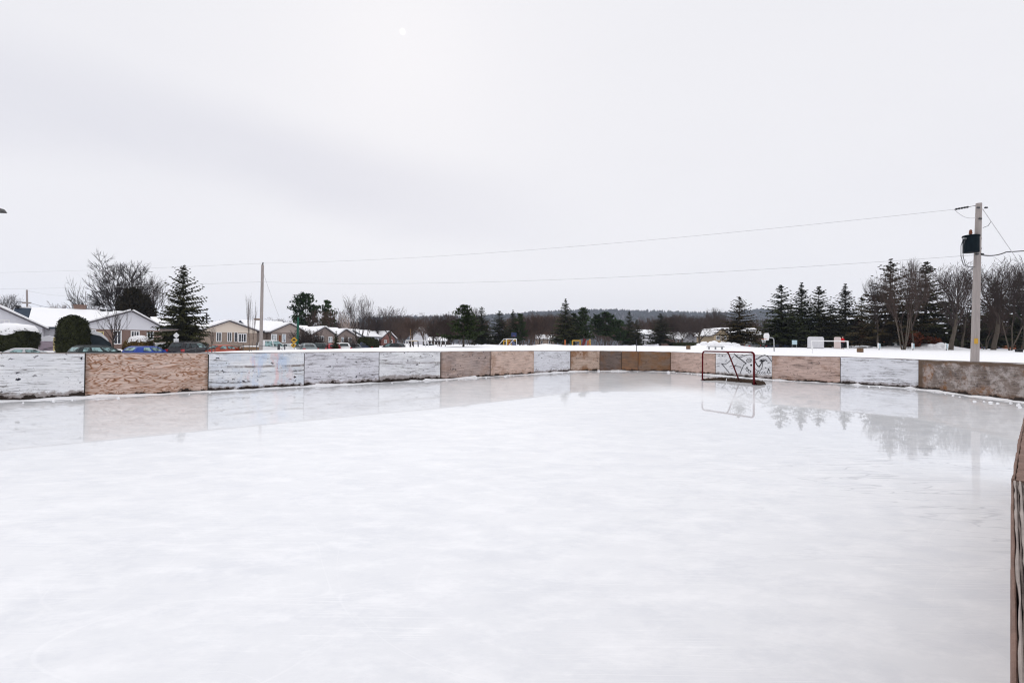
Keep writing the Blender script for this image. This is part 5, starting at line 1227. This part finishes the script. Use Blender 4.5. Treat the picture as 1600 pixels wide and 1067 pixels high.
wire('overhead_wire', [at(409, 440.5, YL), at(-200, 452, 70)], .012, 'wire', 'lower wire running left from the plain pole', .3)
wire('overhead_cable', [at(1530, 397.5, YP), at(1572, 394, YP + 2), at(1760, 371, YP + 6)], .03, 'cable', 'thick black cable running right from the power pole', .12)
wire('guy_wire', [at(1535.5, 327, YP), at(1640, 480, YP + 5)], .016, 'wire', 'guy wire slanting down to the right from the power pole top', 0.)
wire('guy_wire', [at(412, 428, YL), at(436, 495, YL + 6)], .016, 'wire', 'guy wire slanting down from the plain pole', .1)
wire('jumper_wire', [at(1548, 347, YP + .6), at(1544, 353, YP + .4), at(1536, 356, YP)], .012, 'cable', 'short bent wire between guy wire and power pole', 0)
# far poles
g = gz(44, 96); t, d = pole_thing('utility_pole', g, at(42, 453, 96), .2, .15, 'wood_pole', 'leaning distant pole above the long snowy roof', 'utility pole', GPO)
m = MB(); m.box((d.x - .9, d.y - .1, d.z - 2.9), (d.x + .9, d.y + .1, d.z - 2.6)); m.build('crossarm', 'wood_pole', t)
wire('overhead_wire', [at(42, 471, 96), at(-80, 473, 90)], .03, 'cable', 'dark wire left of the leaning distant pole', .3); wire('overhead_wire', [at(42, 454, 96), at(120, 462, 100), at(210, 478, 104)], .02, 'wire', 'thin wire right of the leaning distant pole', .4)
wire('overhead_wire', [at(46, 473, 96), at(100, 484, 98)], .03, 'cable', 'dark wire dipping right from the leaning distant pole', .2)
g = gz(323, 80); t = thing('street_lamp', g, 0, 'dark distant street lamp with short arm right of the tall spruce', 'street lamp'); hh = at(322, 489, 80).z - g.z
m = MB(); m.tube([(0, 0, -.3), (-.1, 0, hh)], .13, 8); m.build('pole', 'dark_steel', t); m = MB(); m.tube([(-.1, 0, hh), (-.9, 0, hh + .05), (-1.5, 0, hh - .05)], .07, 6); m.build('arm', 'dark_steel', t); m = MB(); m.box((-1.9, -.15, hh - .15), (-1.3, .15, hh + .02)); bevelled(m.build('lamp_head', 'dark_steel', t), .04)
# green street lamp
g = gz(464, 56.5); t = thing('street_lamp', g, 0, 'green street lamp with a curved arm beside the yellow signs', 'street lamp'); top = at(466, 497, 56.5) - g; tip = at(477, 488.5, 56.5) - g; e = at(486, 490, 56.5) - g
m = MB(); m.tube([(0, 0, -.8), tuple(top * .5), tuple(top)], [.15, .14, .12], 12); m.build('pole', 'green_paint', t); m = MB(); m.tube([tuple(top), tuple(top + Vector((.02, 0, .12)))], [.14, .10], 12); m.build('pole_cap', 'green_paint', t)
m = MB(); m.tube([tuple(top - Vector((0, 0, .15))), tuple(top.lerp(tip, .5) + Vector((0, 0, .02))), tuple(tip)], [.07, .06, .05], 8); m.build('arm', 'dark_steel', t)
m = MB(); m.prism([tip + Vector((-.1, -.16, -.05)), e + Vector((-.1, -.16, -.1)), e + Vector((0, -.16, .02)), tip + Vector((0, -.16, .14))], (0, .32, 0)); bevelled(m.build('lamp_head', 'steel', t), .05)
# signs
def diamond(px, py, size, Y, col, label, extra=None, glyph=None):
    g = gz(px, Y); t = thing('road_sign', g, 0, label, 'road sign'); c = at(px, py, Y) - g; r = size / F * Y / 2
    m = MB(); m.tube([(0, .06, -.4), (c.x, .06, c.z + r * .7)], .035, 8); m.build('post', 'steel', t)
    m = MB(); m.prism([(c.x - r, -.0, c.z), (c.x, 0, c.z - r), (c.x + r, 0, c.z), (c.x, 0, c.z + r)], (0, .03, 0)); pl = m.build('plate', col, t); bevelled(pl, .008)
    return t, c, r
t, c, r = diamond(459.5, 531.5, 11, 50, 'yellow', 'yellow diamond speed hump sign with a second yellow sign under it')
m = MB(); m.prism([(c.x - r * .5, -.012, c.z - .06), (c.x + r * .5, -.012, c.z - .06), (c.x + r * .4, -.012, c.z + .02), (c.x + .1, -.012, c.z + .12), (c.x - .1, -.012, c.z + .12), (c.x - r * .4, -.012, c.z + .02)], (0, .011, 0)); m.build('hump_symbol', 'black', t)
c2 = at(458.5, 539.5, 50) - t.location; m = MB(); r2 = .30
m.prism([(c2.x - r2, -.02, c2.z), (c2.x, -.02, c2.z - r2), (c2.x + r2, -.02, c2.z), (c2.x, -.02, c2.z + r2)], (0, .03, 0)); m.build('second_plate', 'yellow', t)
m = MB(); m.prism([(c2.x - .12, -.032, c2.z - .12), (c2.x - .05, -.032, c2.z - .14), (c2.x + .12, -.032, c2.z + .08), (c2.x + .04, -.032, c2.z + .13)], (0, .011, 0)); m.build('arrow_symbol', 'black', t)
t, c, r = diamond(275.3, 524, 9.8, 46.5, 'white_metal', 'back of a white diamond road sign in front of the tall spruce')
m = MB(); cz = at(275.5, 532, 46.5).z - t.location.z; m.box((c.x - .25, 0, cz - .22), (c.x + .25, .03, cz + .2)); m.build('tab_plate', 'white_metal', t)
t_, c_, r_ = None, None, None
# the low pipe fence by the street
fp = [(215, 40.), (269, 41), (306, 38), (325, 37), (336, 40), (380, 42), (401, 43), (434, 46), (447, 48), (461, 50), (477, 52), (500, 54), (525, 57), (550, 60), (575, 63), (600, 67), (625, 70)]
fps = [gz(px, Y) for px, Y in fp]; fo = fps[0].copy(); t = thing('low_fence', fo, 0, 'low dark pipe fence along the snow bank between rink and street', 'fence')
for i, p in enumerate(fps):
    m = MB(); q = p - fo; tall = .62 if i % 3 else .78; m.tube([(q.x, q.y, q.z - .4), (q.x, q.y, q.z + tall)], .032, 6); m.build('post', 'dark_steel', t)
m = MB(); m.tube([tuple(p - fo + Vector((0, .05, .45))) for p in fps], .02, 6); m.build('rail', 'dark_steel', t)
for px, yt, Y, wd in ((436, 538, 47, .10), (445, 538, 48.5, .06)):
    g = gz(px, Y); t = thing('bollard', g, 0, 'short dark post by the fence gap below the pickup' if px < 440 else 'thin dark green post left of the yellow signs', 'post'); hh = max(.5, at(px, yt, Y).z - g.z); m = MB(); m.tube([(0, 0, -.3), (0, 0, hh)], wd, 8); m.tube([(0, 0, hh + .001), (0, 0, hh + .05)], wd * .8, 8); m.build('post', 'dark_steel', t)

# ------------------------------------------------------------------ park furniture
def frame_goal(px0, px1, ytop, Y, label, r=.06, depth=1.4, name='soccer_goal', dx=.55):
    g = gz((px0 + px1) / 2, Y); t = thing(name, g, 0, label, 'soccer goal', 'white soccer goals in the park'); x0 = at(px0, 540, Y).x - g.x; x1 = at(px1, 540, Y).x - g.x; H = at((px0 + px1) / 2, ytop, Y).z - g.z
    for x in (x0, x1):
        m = MB(); m.tube([(x, 0, -.2), (x, 0, H)], r, 8); m.build('post', 'white_metal', t)
        m = MB(); m.tube([(x, .05, H - .03), (x + dx * .3, depth * .4, H - .05), (x + dx, depth, -.1)], r * .8, 8); m.build('back_stay', 'white_metal', t)
    m = MB(); m.tube([(x0, 0, H), (x1, 0, H)], r * 1.05, 8); m.build('crossbar', 'white_metal', t)
    m = MB(); m.tube([(x0 + dx, depth, .0), (x1 + dx, depth, .0)], r * .8, 6); m.build('ground_bar', 'white_metal', t); return t
frame_goal(634, 665, 532, 68, 'white soccer goal frame on the snow left of the green pine')
frame_goal(791, 807, 529.5, 84, 'white goal frame with yellow playground bars behind it', dx=-1.6)
frame_goal(1268, 1325, 532.8, 56, 'long white soccer goal in front of the standing panels', dx=1.)
def panel(px0, px1, yt, Y, mat, label):
    g = gz((px0 + px1) / 2, Y); w = (px1 - px0) / F * Y; H = at((px0 + px1) / 2, yt, Y).z - g.z; t = thing('standing_panel', g, 0, label, 'panel'); n = 5; rr_ = min(.28, w * .2)
    pts = [(-w / 2, 0, -.2), (w / 2, 0, -.2)] + [(w / 2 - rr_ + rr_ * math.sin(k / n * 1.571 + 1.571) , 0, H - rr_ + rr_ * math.sin(k / n * 1.571)) for k in range(n + 1)] + [(-w / 2 + rr_ - rr_ * math.cos((1 - k / n) * 1.571 - 0) if False else -w / 2 + rr_ - rr_ * math.sin(k / n * 1.571), 0, H - rr_ + rr_ * math.cos(k / n * 1.571)) for k in range(n + 1)]
    m = MB(); m.prism(pts, (0, .06, 0)); m.build('sheet', mat, t)
    for x in (-w / 2 + .12, w / 2 - .12): m = MB(); m.tube([(x, .12, -.2), (x, .12, H * .9)], .05, 6); m.build('support', 'steel', t)
    m = MB(); m.box((-w / 2 - .04, -.03, -.1), (w / 2 + .04, .1, .06)); m.build('foot_rail', 'steel', t)
M['panel_white'] = simple('scuffed_white_panel', (.66, .66, .68), .6, .3, .14, 1.6, stretch=(3, 3, .6)); M['panel_pink'] = simple('scuffed_pink_white_panel', (.66, .56, .53), .6, .3, .16, 2.0)
panel(1262, 1287.5, 526, 60, 'panel_white', 'wide white panel with rounded corners standing behind the soccer goal'); panel(1303.5, 1314, 526.5, 60, 'panel_pink', 'narrow pinkish white panel with rounded corners behind the soccer goal')
# playgrounds
def bars(px, Y, label, items):
    g = gz(px, Y); t = thing('playground_frame', g, 0, label, 'playground')
    for nm, mat, pts, r in items:
        m = MB(); m.tube([tuple(at(x, y, Y + dy) - g) for x, y, dy in pts], r, 8); m.build(nm, mat, t)
    return t, g
t, g = bars(640, 72, 'yellow topped playground bars behind the left soccer goal', [('beam', 'yellow', [(640, 532.5, 0), (653, 532.5, 0)], .09), ('post', 'dark_steel', [(641, 532, 0), (641, 543, 0)], .10), ('post', 'crate_wood', [(641.5, 514, 2), (642, 543, 2)], .07), ('post', 'dark_steel', [(653, 532, 0), (653.5, 542, 0)], .09), ('post', 'dark_steel', [(646, 533, .5), (646, 542, .5)], .09)])
t, g = bars(797, 90, 'yellow and blue playground tower behind the white goal frame', [('post', 'yellow', [(787, 532, 0), (787, 542, 0)], .12), ('post', 'yellow', [(793, 530, 0), (793, 542, 0)], .14), ('post', 'yellow', [(799, 531, 0), (799, 542, 0)], .12), ('beam', 'yellow', [(786, 533, 0), (806, 532, 0)], .12), ('slide', 'blue_plastic', [(800, 533, 0), (802, 537, -1), (805, 541, -2)], .3), ('panel_tube', 'orange', [(795, 531, .3), (795, 541, .3)], .2)])
t, g = bars(905, 88, 'yellow and red climbing bars in front of the pointed spruce', [('post', 'orange', [(883, 531, 0), (883, 541, 0)], .14), ('post', 'green_paint', [(891, 532, 0), (891, 541, 0)], .07), ('post', 'yellow', [(894.5, 532, 0), (894.5, 541, 0)], .13), ('beam', 'yellow', [(894.5, 532.2, 0), (906.5, 532.2, 0)], .12), ('post', 'yellow', [(906.5, 532, 0), (906.5, 541, 0)], .13), ('slide', 'red_paint', [(913.5, 531, 0), (911.5, 537, -1), (910, 541, -2)], .3), ('post', 'orange', [(919, 532, 0), (918, 541, 0)], .16), ('post', 'yellow', [(921.5, 530, 0), (922, 541, 0)], .14)])
# basketball hoops
g = gz(1209.5, 46); t = thing('basketball_hoop', g, 0, 'white gooseneck basketball hoop with a fan shaped backboard', 'basketball hoop'); P_ = lambda x, y, dy=0: tuple(at(x, y, 46 + dy) - g)
m = MB(); m.tube([P_(1209.7, 552), P_(1209.2, 532), P_(1208.6, 529.2), P_(1206.5, 527.8), P_(1199, 527.2)], .055, 8); m.build('pole', 'steel', t)
bc = Vector(P_(1197.3, 526)); m = MB(); m.prism([bc + Vector((0, -.35, -.38)), bc + Vector((0, .35, -.38)), bc + Vector((0, .52, .1)), bc + Vector((0, .32, .36)), bc + Vector((0, -.32, .36)), bc + Vector((0, -.52, .1))], (.04, 0, 0)); bo = m.build('backboard', 'white_metal', t); bo.rotation_euler = (0, 0, 0)
m = MB(); m.tube([tuple(bc + Vector((-.25 - .22 * math.cos(k * .524), .22 * math.sin(k * .524), -.25))) for k in range(13)], .02, 6, False); ri = m.build('hoop_ring', 'orange', t)
m = MB(); 
for k in range(10):
    a = k * .628; m.tube([tuple(bc + Vector((-.25 - .21 * math.cos(a), .21 * math.sin(a), -.26))), tuple(bc + Vector((-.25 - .12 * math.cos(a + .3), .12 * math.sin(a + .3), -.62)))], .012, 4)
m.build('net', 'white_metal', ri)
g = gz(803, 96); t = thing('basketball_hoop', g, 0, 'dark blue backboard on a pole behind the playground tower', 'basketball hoop'); q = at(803, 523, 96) - g
m = MB(); m.tube([(q.x + .2, .1, -.2), (q.x + .2, .1, q.z)], .1, 8); m.build('pole', 'dark_steel', t); m = MB(); m.box((q.x - .55, -.05, q.z - .45), (q.x + .55, .0, q.z + .45)); bevelled(m.build('backboard', 'blue_plastic', t), .02); m = MB(); m.tube([(q.x + .25 * math.cos(k * .524), -.3 + .25 * math.sin(k * .524), q.z - .3) for k in range(13)], .025, 5, False); m.build('hoop_ring', 'orange', t)
# pale blue sign board
g = gz(1241, 64); t = thing('notice_board', g, 0, 'pale blue notice board on two posts before the spruce row', 'notice board'); q = at(1241.5, 535, 64) - g
m = MB(); m.box((q.x - .36, -.03, q.z - .31), (q.x + .36, .03, q.z + .31)); bevelled(m.build('board', 'sign_blue', t), .02)
for sx_ in (-.3, .3): m = MB(); m.tube([(q.x + sx_, .06, -.3), (q.x + sx_, .06, q.z + .25)], .03, 6); m.build('post', 'steel', t)
# padded blue and white posts
for k, (px, lab) in enumerate(((1373.5, 'slim blue and white post left of the spreading bare tree'), (1426.5, 'slim blue and white post between the two bare trees'), (1478.5, 'slim blue and white post left of the trunk near the power pole'))):
    g = gz(px, 55); t = thing('marker_post', g, 0, lab, 'post', 'blue and white marker posts'); hh = at(px, 536, 55).z - g.z
    m = MB(); m.tube([(0, 0, -.2), (0, 0, hh * .8)], .04, 6); m.build('post', 'dark_steel', t); m = MB(); m.box((-.17, -.03, hh * .22), (-.02, .02, hh)); m.build('white_plate', 'white_metal', t); m = MB(); m.box((.0, -.03, hh * .25), (.15, .02, hh * .93)); m.build('blue_plate', M['sign_blue'], t)
def crate(px, py0, py1, wpx, Y, label, mat='crate_wood', nm='wooden_crate', cat='crate'):
    g = gz(px, Y); w = wpx / F * Y; H = at(px, py0, Y).z - g.z; t = thing(nm, g, .3, label, cat)
    H = max(.45, H); n = 4
    for k in range(n):
        m = MB(); z0 = -.05 + (H + .05) * k / n; m.box((-w / 2, -w / 2, z0), (w / 2, w / 2, z0 + (H + .05) / n - .03)); bevelled(m.build('slat_course', mat, t), .015)
    m = MB(); m.box((-w / 2 + .03, -w / 2 + .03, -.1), (w / 2 - .03, w / 2 - .03, H - .05)); m.build('lining', 'dark_cloth', t)
crate(1344, 543.8, 549, 6.5, 46, 'brown wooden crate on the snow right of the soccer goal'); crate(1075.5, 543, 548, 5, 50, 'small dark brown box on the snow left of the hockey goal', nm='litter_box', cat='box'); crate(970, 538, 541, 3, 80, 'tiny dark box on the snow under the broad dark pine', 'dark_steel', 'litter_box', 'box')
for px, yt, Y, lab, *mm in ((994.3, 531, 36, 'thin dark stake standing behind the far corner of the rink'), (1269.5, 540, 42, 'thin pale stake left of the soccer goal post', 'white_metal'), (1194.5, 535, 58, 'thin dark post under the fan shaped backboard'), (331, 540, 36, 'thin reddish stake at the edge of the orange brown board')):
    g = gz(px, Y); t = thing('stake', g, 0, lab, 'stake'); hh = max(.5, at(px, yt, Y).z - g.z); m = MB(); m.tube([(0, 0, -.3), (.02, 0, hh * .5), (.01, 0, hh)], [.03, .028, .022], 6); m.build('rod', mm[0] if mm else 'dark_steel', t)
def bench(px, py, wpx, Y, label, top='snow', legm='steel'):
    g = gz(px, Y); w = wpx / F * Y; t = thing('park_bench', g, 0, label, 'bench'); H = .32
    m = MB(); m.box((-w / 2, -.2, H - .06), (w / 2, .2, H)); m.build('seat', legm, t)
    if top: m = MB(); m.box((-w / 2 + .02, -.18, H + .002), (w / 2 - .02, .18, H + .11)); bevelled(m.build('seat_snow', 'snow', t), .04)
    for x in (-w / 2 + .2, 0, w / 2 - .2): m = MB(); m.box((x - .03, -.15, -.3), (x + .03, .15, H - .061)); m.build('leg', legm, t)
bench(1118, 542, 26, 50, 'long snow covered bench in front of the snow pile'); bench(1592, 546, 13, 50, 'black bench at the foot of the trees at the right edge', None, 'black')
# floodlight at the left edge, its pole outside the picture
q = at(-3, 329, 16); g = Vector((q.x - 1.0, q.y + .2, ground(q.x - 1.0, q.y + .2))); t = thing('floodlight', g, 0, 'dark floodlight tip poking in at the left edge of the photo', 'floodlight'); q = q - g
m = MB(); m.tube([(0, 0, -.4), (0, 0, q.z + .3)], [.12, .08], 12); m.build('pole', 'steel', t); m = MB(); m.tube([(0, 0, q.z), (q.x * .7, q.y, q.z + .02)], .035, 8); m.build('arm', 'dark_steel', t)
m = MB(); m.prism([(q.x - .14, q.y - .16, q.z - .06), (q.x + .185, q.y - .16, q.z - .06), (q.x + .06, q.y - .16, q.z + .085), (q.x - .14, q.y - .16, q.z + .085)], (0, .32, 0)); bevelled(m.build('lamp_housing', 'black', t), .02)

# person in a red jacket by the soccer goal
g = gz(1316.5, 58); hh = 1.62
t = thing('person', g, .4, 'person in a red jacket and dark trousers standing beside the soccer goal', 'person')
def skin_mesh(name, verts, edges, radii, mat, parent, root=0):
    me = bpy.data.meshes.new(name); me.from_pydata(verts, edges, []); o = link(bpy.data.objects.new(name, me), parent)
    md = o.modifiers.new('Skin', 'SKIN')
    for i, r in enumerate(radii): me.skin_vertices[0].data[i].radius = (r, r * .9)
    me.skin_vertices[0].data[root].use_root = True
    o.modifiers.new('Sub', 'SUBSURF').levels = 1; o.modifiers['Sub'].render_levels = 1
    me.materials.append(M[mat]); return o
bv = [(0, 0, .86), (0, 0, 1.05), (0, 0, 1.28), (0, 0, 1.40), (0, -.01, 1.50), (0, -.01, 1.60), (.17, 0, 1.31), (.24, -.02, 1.08), (.25, -.1, .86), (-.17, 0, 1.31), (-.25, -.02, 1.08), (-.22, -.12, .88), (.09, 0, .80), (.11, .0, .45), (.12, .02, .05), (.13, -.13, .03), (-.09, 0, .80), (-.12, -.04, .45), (-.13, .04, .05), (-.14, -.11, .03)]
be = [(0, 1), (1, 2), (2, 3), (3, 4), (4, 5), (2, 6), (6, 7), (7, 8), (2, 9), (9, 10), (10, 11), (0, 12), (12, 13), (13, 14), (14, 15), (0, 16), (16, 17), (17, 18), (18, 19)]
skin_mesh('body', bv, be, [.13, .12, .13, .06, .085, .08, .06, .045, .035, .06, .045, .035, .085, .06, .045, .04, .085, .06, .045, .04], 'skin', t)
skin_mesh('jacket', [(0, 0, .80), (0, 0, 1.05), (0, 0, 1.30), (0, 0, 1.40), (.17, 0, 1.32), (.245, -.02, 1.08), (.25, -.09, .90), (-.17, 0, 1.32), (-.255, -.02, 1.08), (-.225, -.11, .92)], [(0, 1), (1, 2), (2, 3), (2, 4), (4, 5), (5, 6), (2, 7), (7, 8), (8, 9)], [.20, .185, .18, .09, .095, .075, .062, .095, .075, .062], 'red_cloth', t)
skin_mesh('trousers', [(0, 0, .88), (.095, 0, .80), (.11, 0, .45), (.12, .02, .10), (-.095, 0, .80), (-.12, -.04, .45), (-.13, .04, .10)], [(0, 1), (1, 2), (2, 3), (0, 4), (4, 5), (5, 6)], [.155, .11, .085, .075, .11, .085, .075], 'dark_cloth', t)
skin_mesh('hat', [(0, -.005, 1.56), (0, .0, 1.64), (0, 0, 1.68)], [(0, 1), (1, 2)], [.10, .09, .04], 'dark_cloth', t)
# ------------------------------------------------------------------ winter haze
m, nt = new_mat('winter_haze'); s = NT(nt)
vol = s.n('ShaderNodeVolumePrincipled', {'Color': (.76, .85, 1.0, 1), 'Density': .00013, 'Anisotropy': .1})
nt.links.new(vol.outputs[0], s.n('ShaderNodeOutputMaterial').inputs[1])
mb = MB(); mb.box((-2900, -460, -6), (2900, 2900, 175)); hzb = mb.build('haze', m); struct(hzb, 'stuff')
# ------------------------------------------------------------------ sky, sun, camera
SUN_DIR = ray(629, 50).normalized()
sun_el = math.asin(SUN_DIR.z); sun_az = math.atan2(SUN_DIR.x, SUN_DIR.y)
w = bpy.data.worlds.new("World"); bpy.context.scene.world = w; w.use_nodes = True
nt = w.node_tree; nt.nodes.clear(); s = NT(nt)
sky = s.n('ShaderNodeTexSky', sky_type='NISHITA'); sky.sun_disc = False; sky.sun_elevation = sun_el; sky.sun_rotation = sun_az; sky.air_density = 1.2; sky.dust_density = 3.0
dirv = s.n('ShaderNodeTexCoord').outputs['Generated']
sx = s.n('ShaderNodeSeparateXYZ', {0: dirv})
zz = s.math('ADD', s.math('MAXIMUM', sx.outputs[2], 0.0), .22)
plane = s.n('ShaderNodeCombineXYZ', {0: s.math('DIVIDE', sx.outputs[0], zz), 1: s.math('DIVIDE', sx.outputs[1], zz), 2: 0.0}).outputs[0]
d1, d2 = ray(0, 150).normalized(), ray(830, 335).normalized(); bn = d1.cross(d2).normalized()
bd = s.n('ShaderNodeVectorMath', {0: dirv, 1: bn}, operation='DOT_PRODUCT').outputs['Value']
cl = s.noise(s.mapping(plane, (.55, .9, 1), rot=(0, 0, .5)), .9, 5, .55, .4)
bdn = s.math('ADD', bd, s.math('MULTIPLY', s.math('SUBTRACT', cl, .5), .16))
band = s.math('MULTIPLY', s.ramp(bdn, -.10, .0), s.ramp(bdn, .12, .02))
fade = s.ramp(sx.outputs[0], .30, -.45)
cloud = s.mix(s.math('MULTIPLY', band, fade), (8.8, 8.75, 9.1), (7.65, 7.65, 8.25))
low = s.math('MULTIPLY', s.ramp(sx.outputs[2], .20, .02), .6)
cloud = s.mix(low, cloud, (8.25, 8.2, 8.6))
cloud = s.mix(s.math('MULTIPLY', s.ramp(cl, .42, .7), .5), cloud, (8.35, 8.32, 8.75))
sd = s.n('ShaderNodeVectorMath', {0: dirv, 1: SUN_DIR}, operation='DOT_PRODUCT').outputs['Value']
disc = s.ramp(sd, math.cos(R(.38)), math.cos(R(.05)))
glow = s.math('MULTIPLY', s.ramp(sd, math.cos(R(9)), 1.0), .12)
cloud = s.mix(glow, cloud, (9.2, 9.2, 9.5))
cloud = s.mix(disc, cloud, (10.4, 10.4, 10.4))
zen = s.math('ADD', 1.0, s.math('MULTIPLY', s.ramp(sx.outputs[2], .60, 1.0), .62))      # an overcast sky is brightest overhead
cloud = s.mix(1.0, cloud, s.n('ShaderNodeCombineColor', {0: zen, 1: zen, 2: zen}).outputs[0], 'MULTIPLY')
col = s.mix(.985, sky.outputs[0], cloud)
bg = s.n('ShaderNodeBackground', {0: col, 1: .1})
nt.links.new(bg.outputs[0], s.n('ShaderNodeOutputWorld').inputs[0])
ld = bpy.data.lights.new('sun', 'SUN'); ld.energy = .5; ld.angle = R(42); ld.color = (1, .985, .965)
lo = link(bpy.data.objects.new('sun', ld)); lo.rotation_euler = SUN_DIR.to_track_quat('Z', 'Y').to_euler(); lo.location = (0, 0, 60)
cd = bpy.data.cameras.new('camera'); cd.lens = 16; cd.sensor_width = 36; cd.clip_start = .05; cd.clip_end = 5000
cam = link(bpy.data.objects.new('camera', cd)); cam.matrix_world = Matrix.Translation(CAM) @ RC.to_4x4()
sc = bpy.context.scene; sc.camera = cam
sc.view_settings.view_transform = 'Standard'; sc.view_settings.look = 'None'; sc.view_settings.exposure = 0; sc.view_settings.gamma = 1; sc.view_settings.use_curve_mapping = False
sc.cycles.filter_width = 1.15; sc.cycles.volume_bounces = 1; sc.cycles.max_bounces = 6; sc.cycles.use_denoising = True
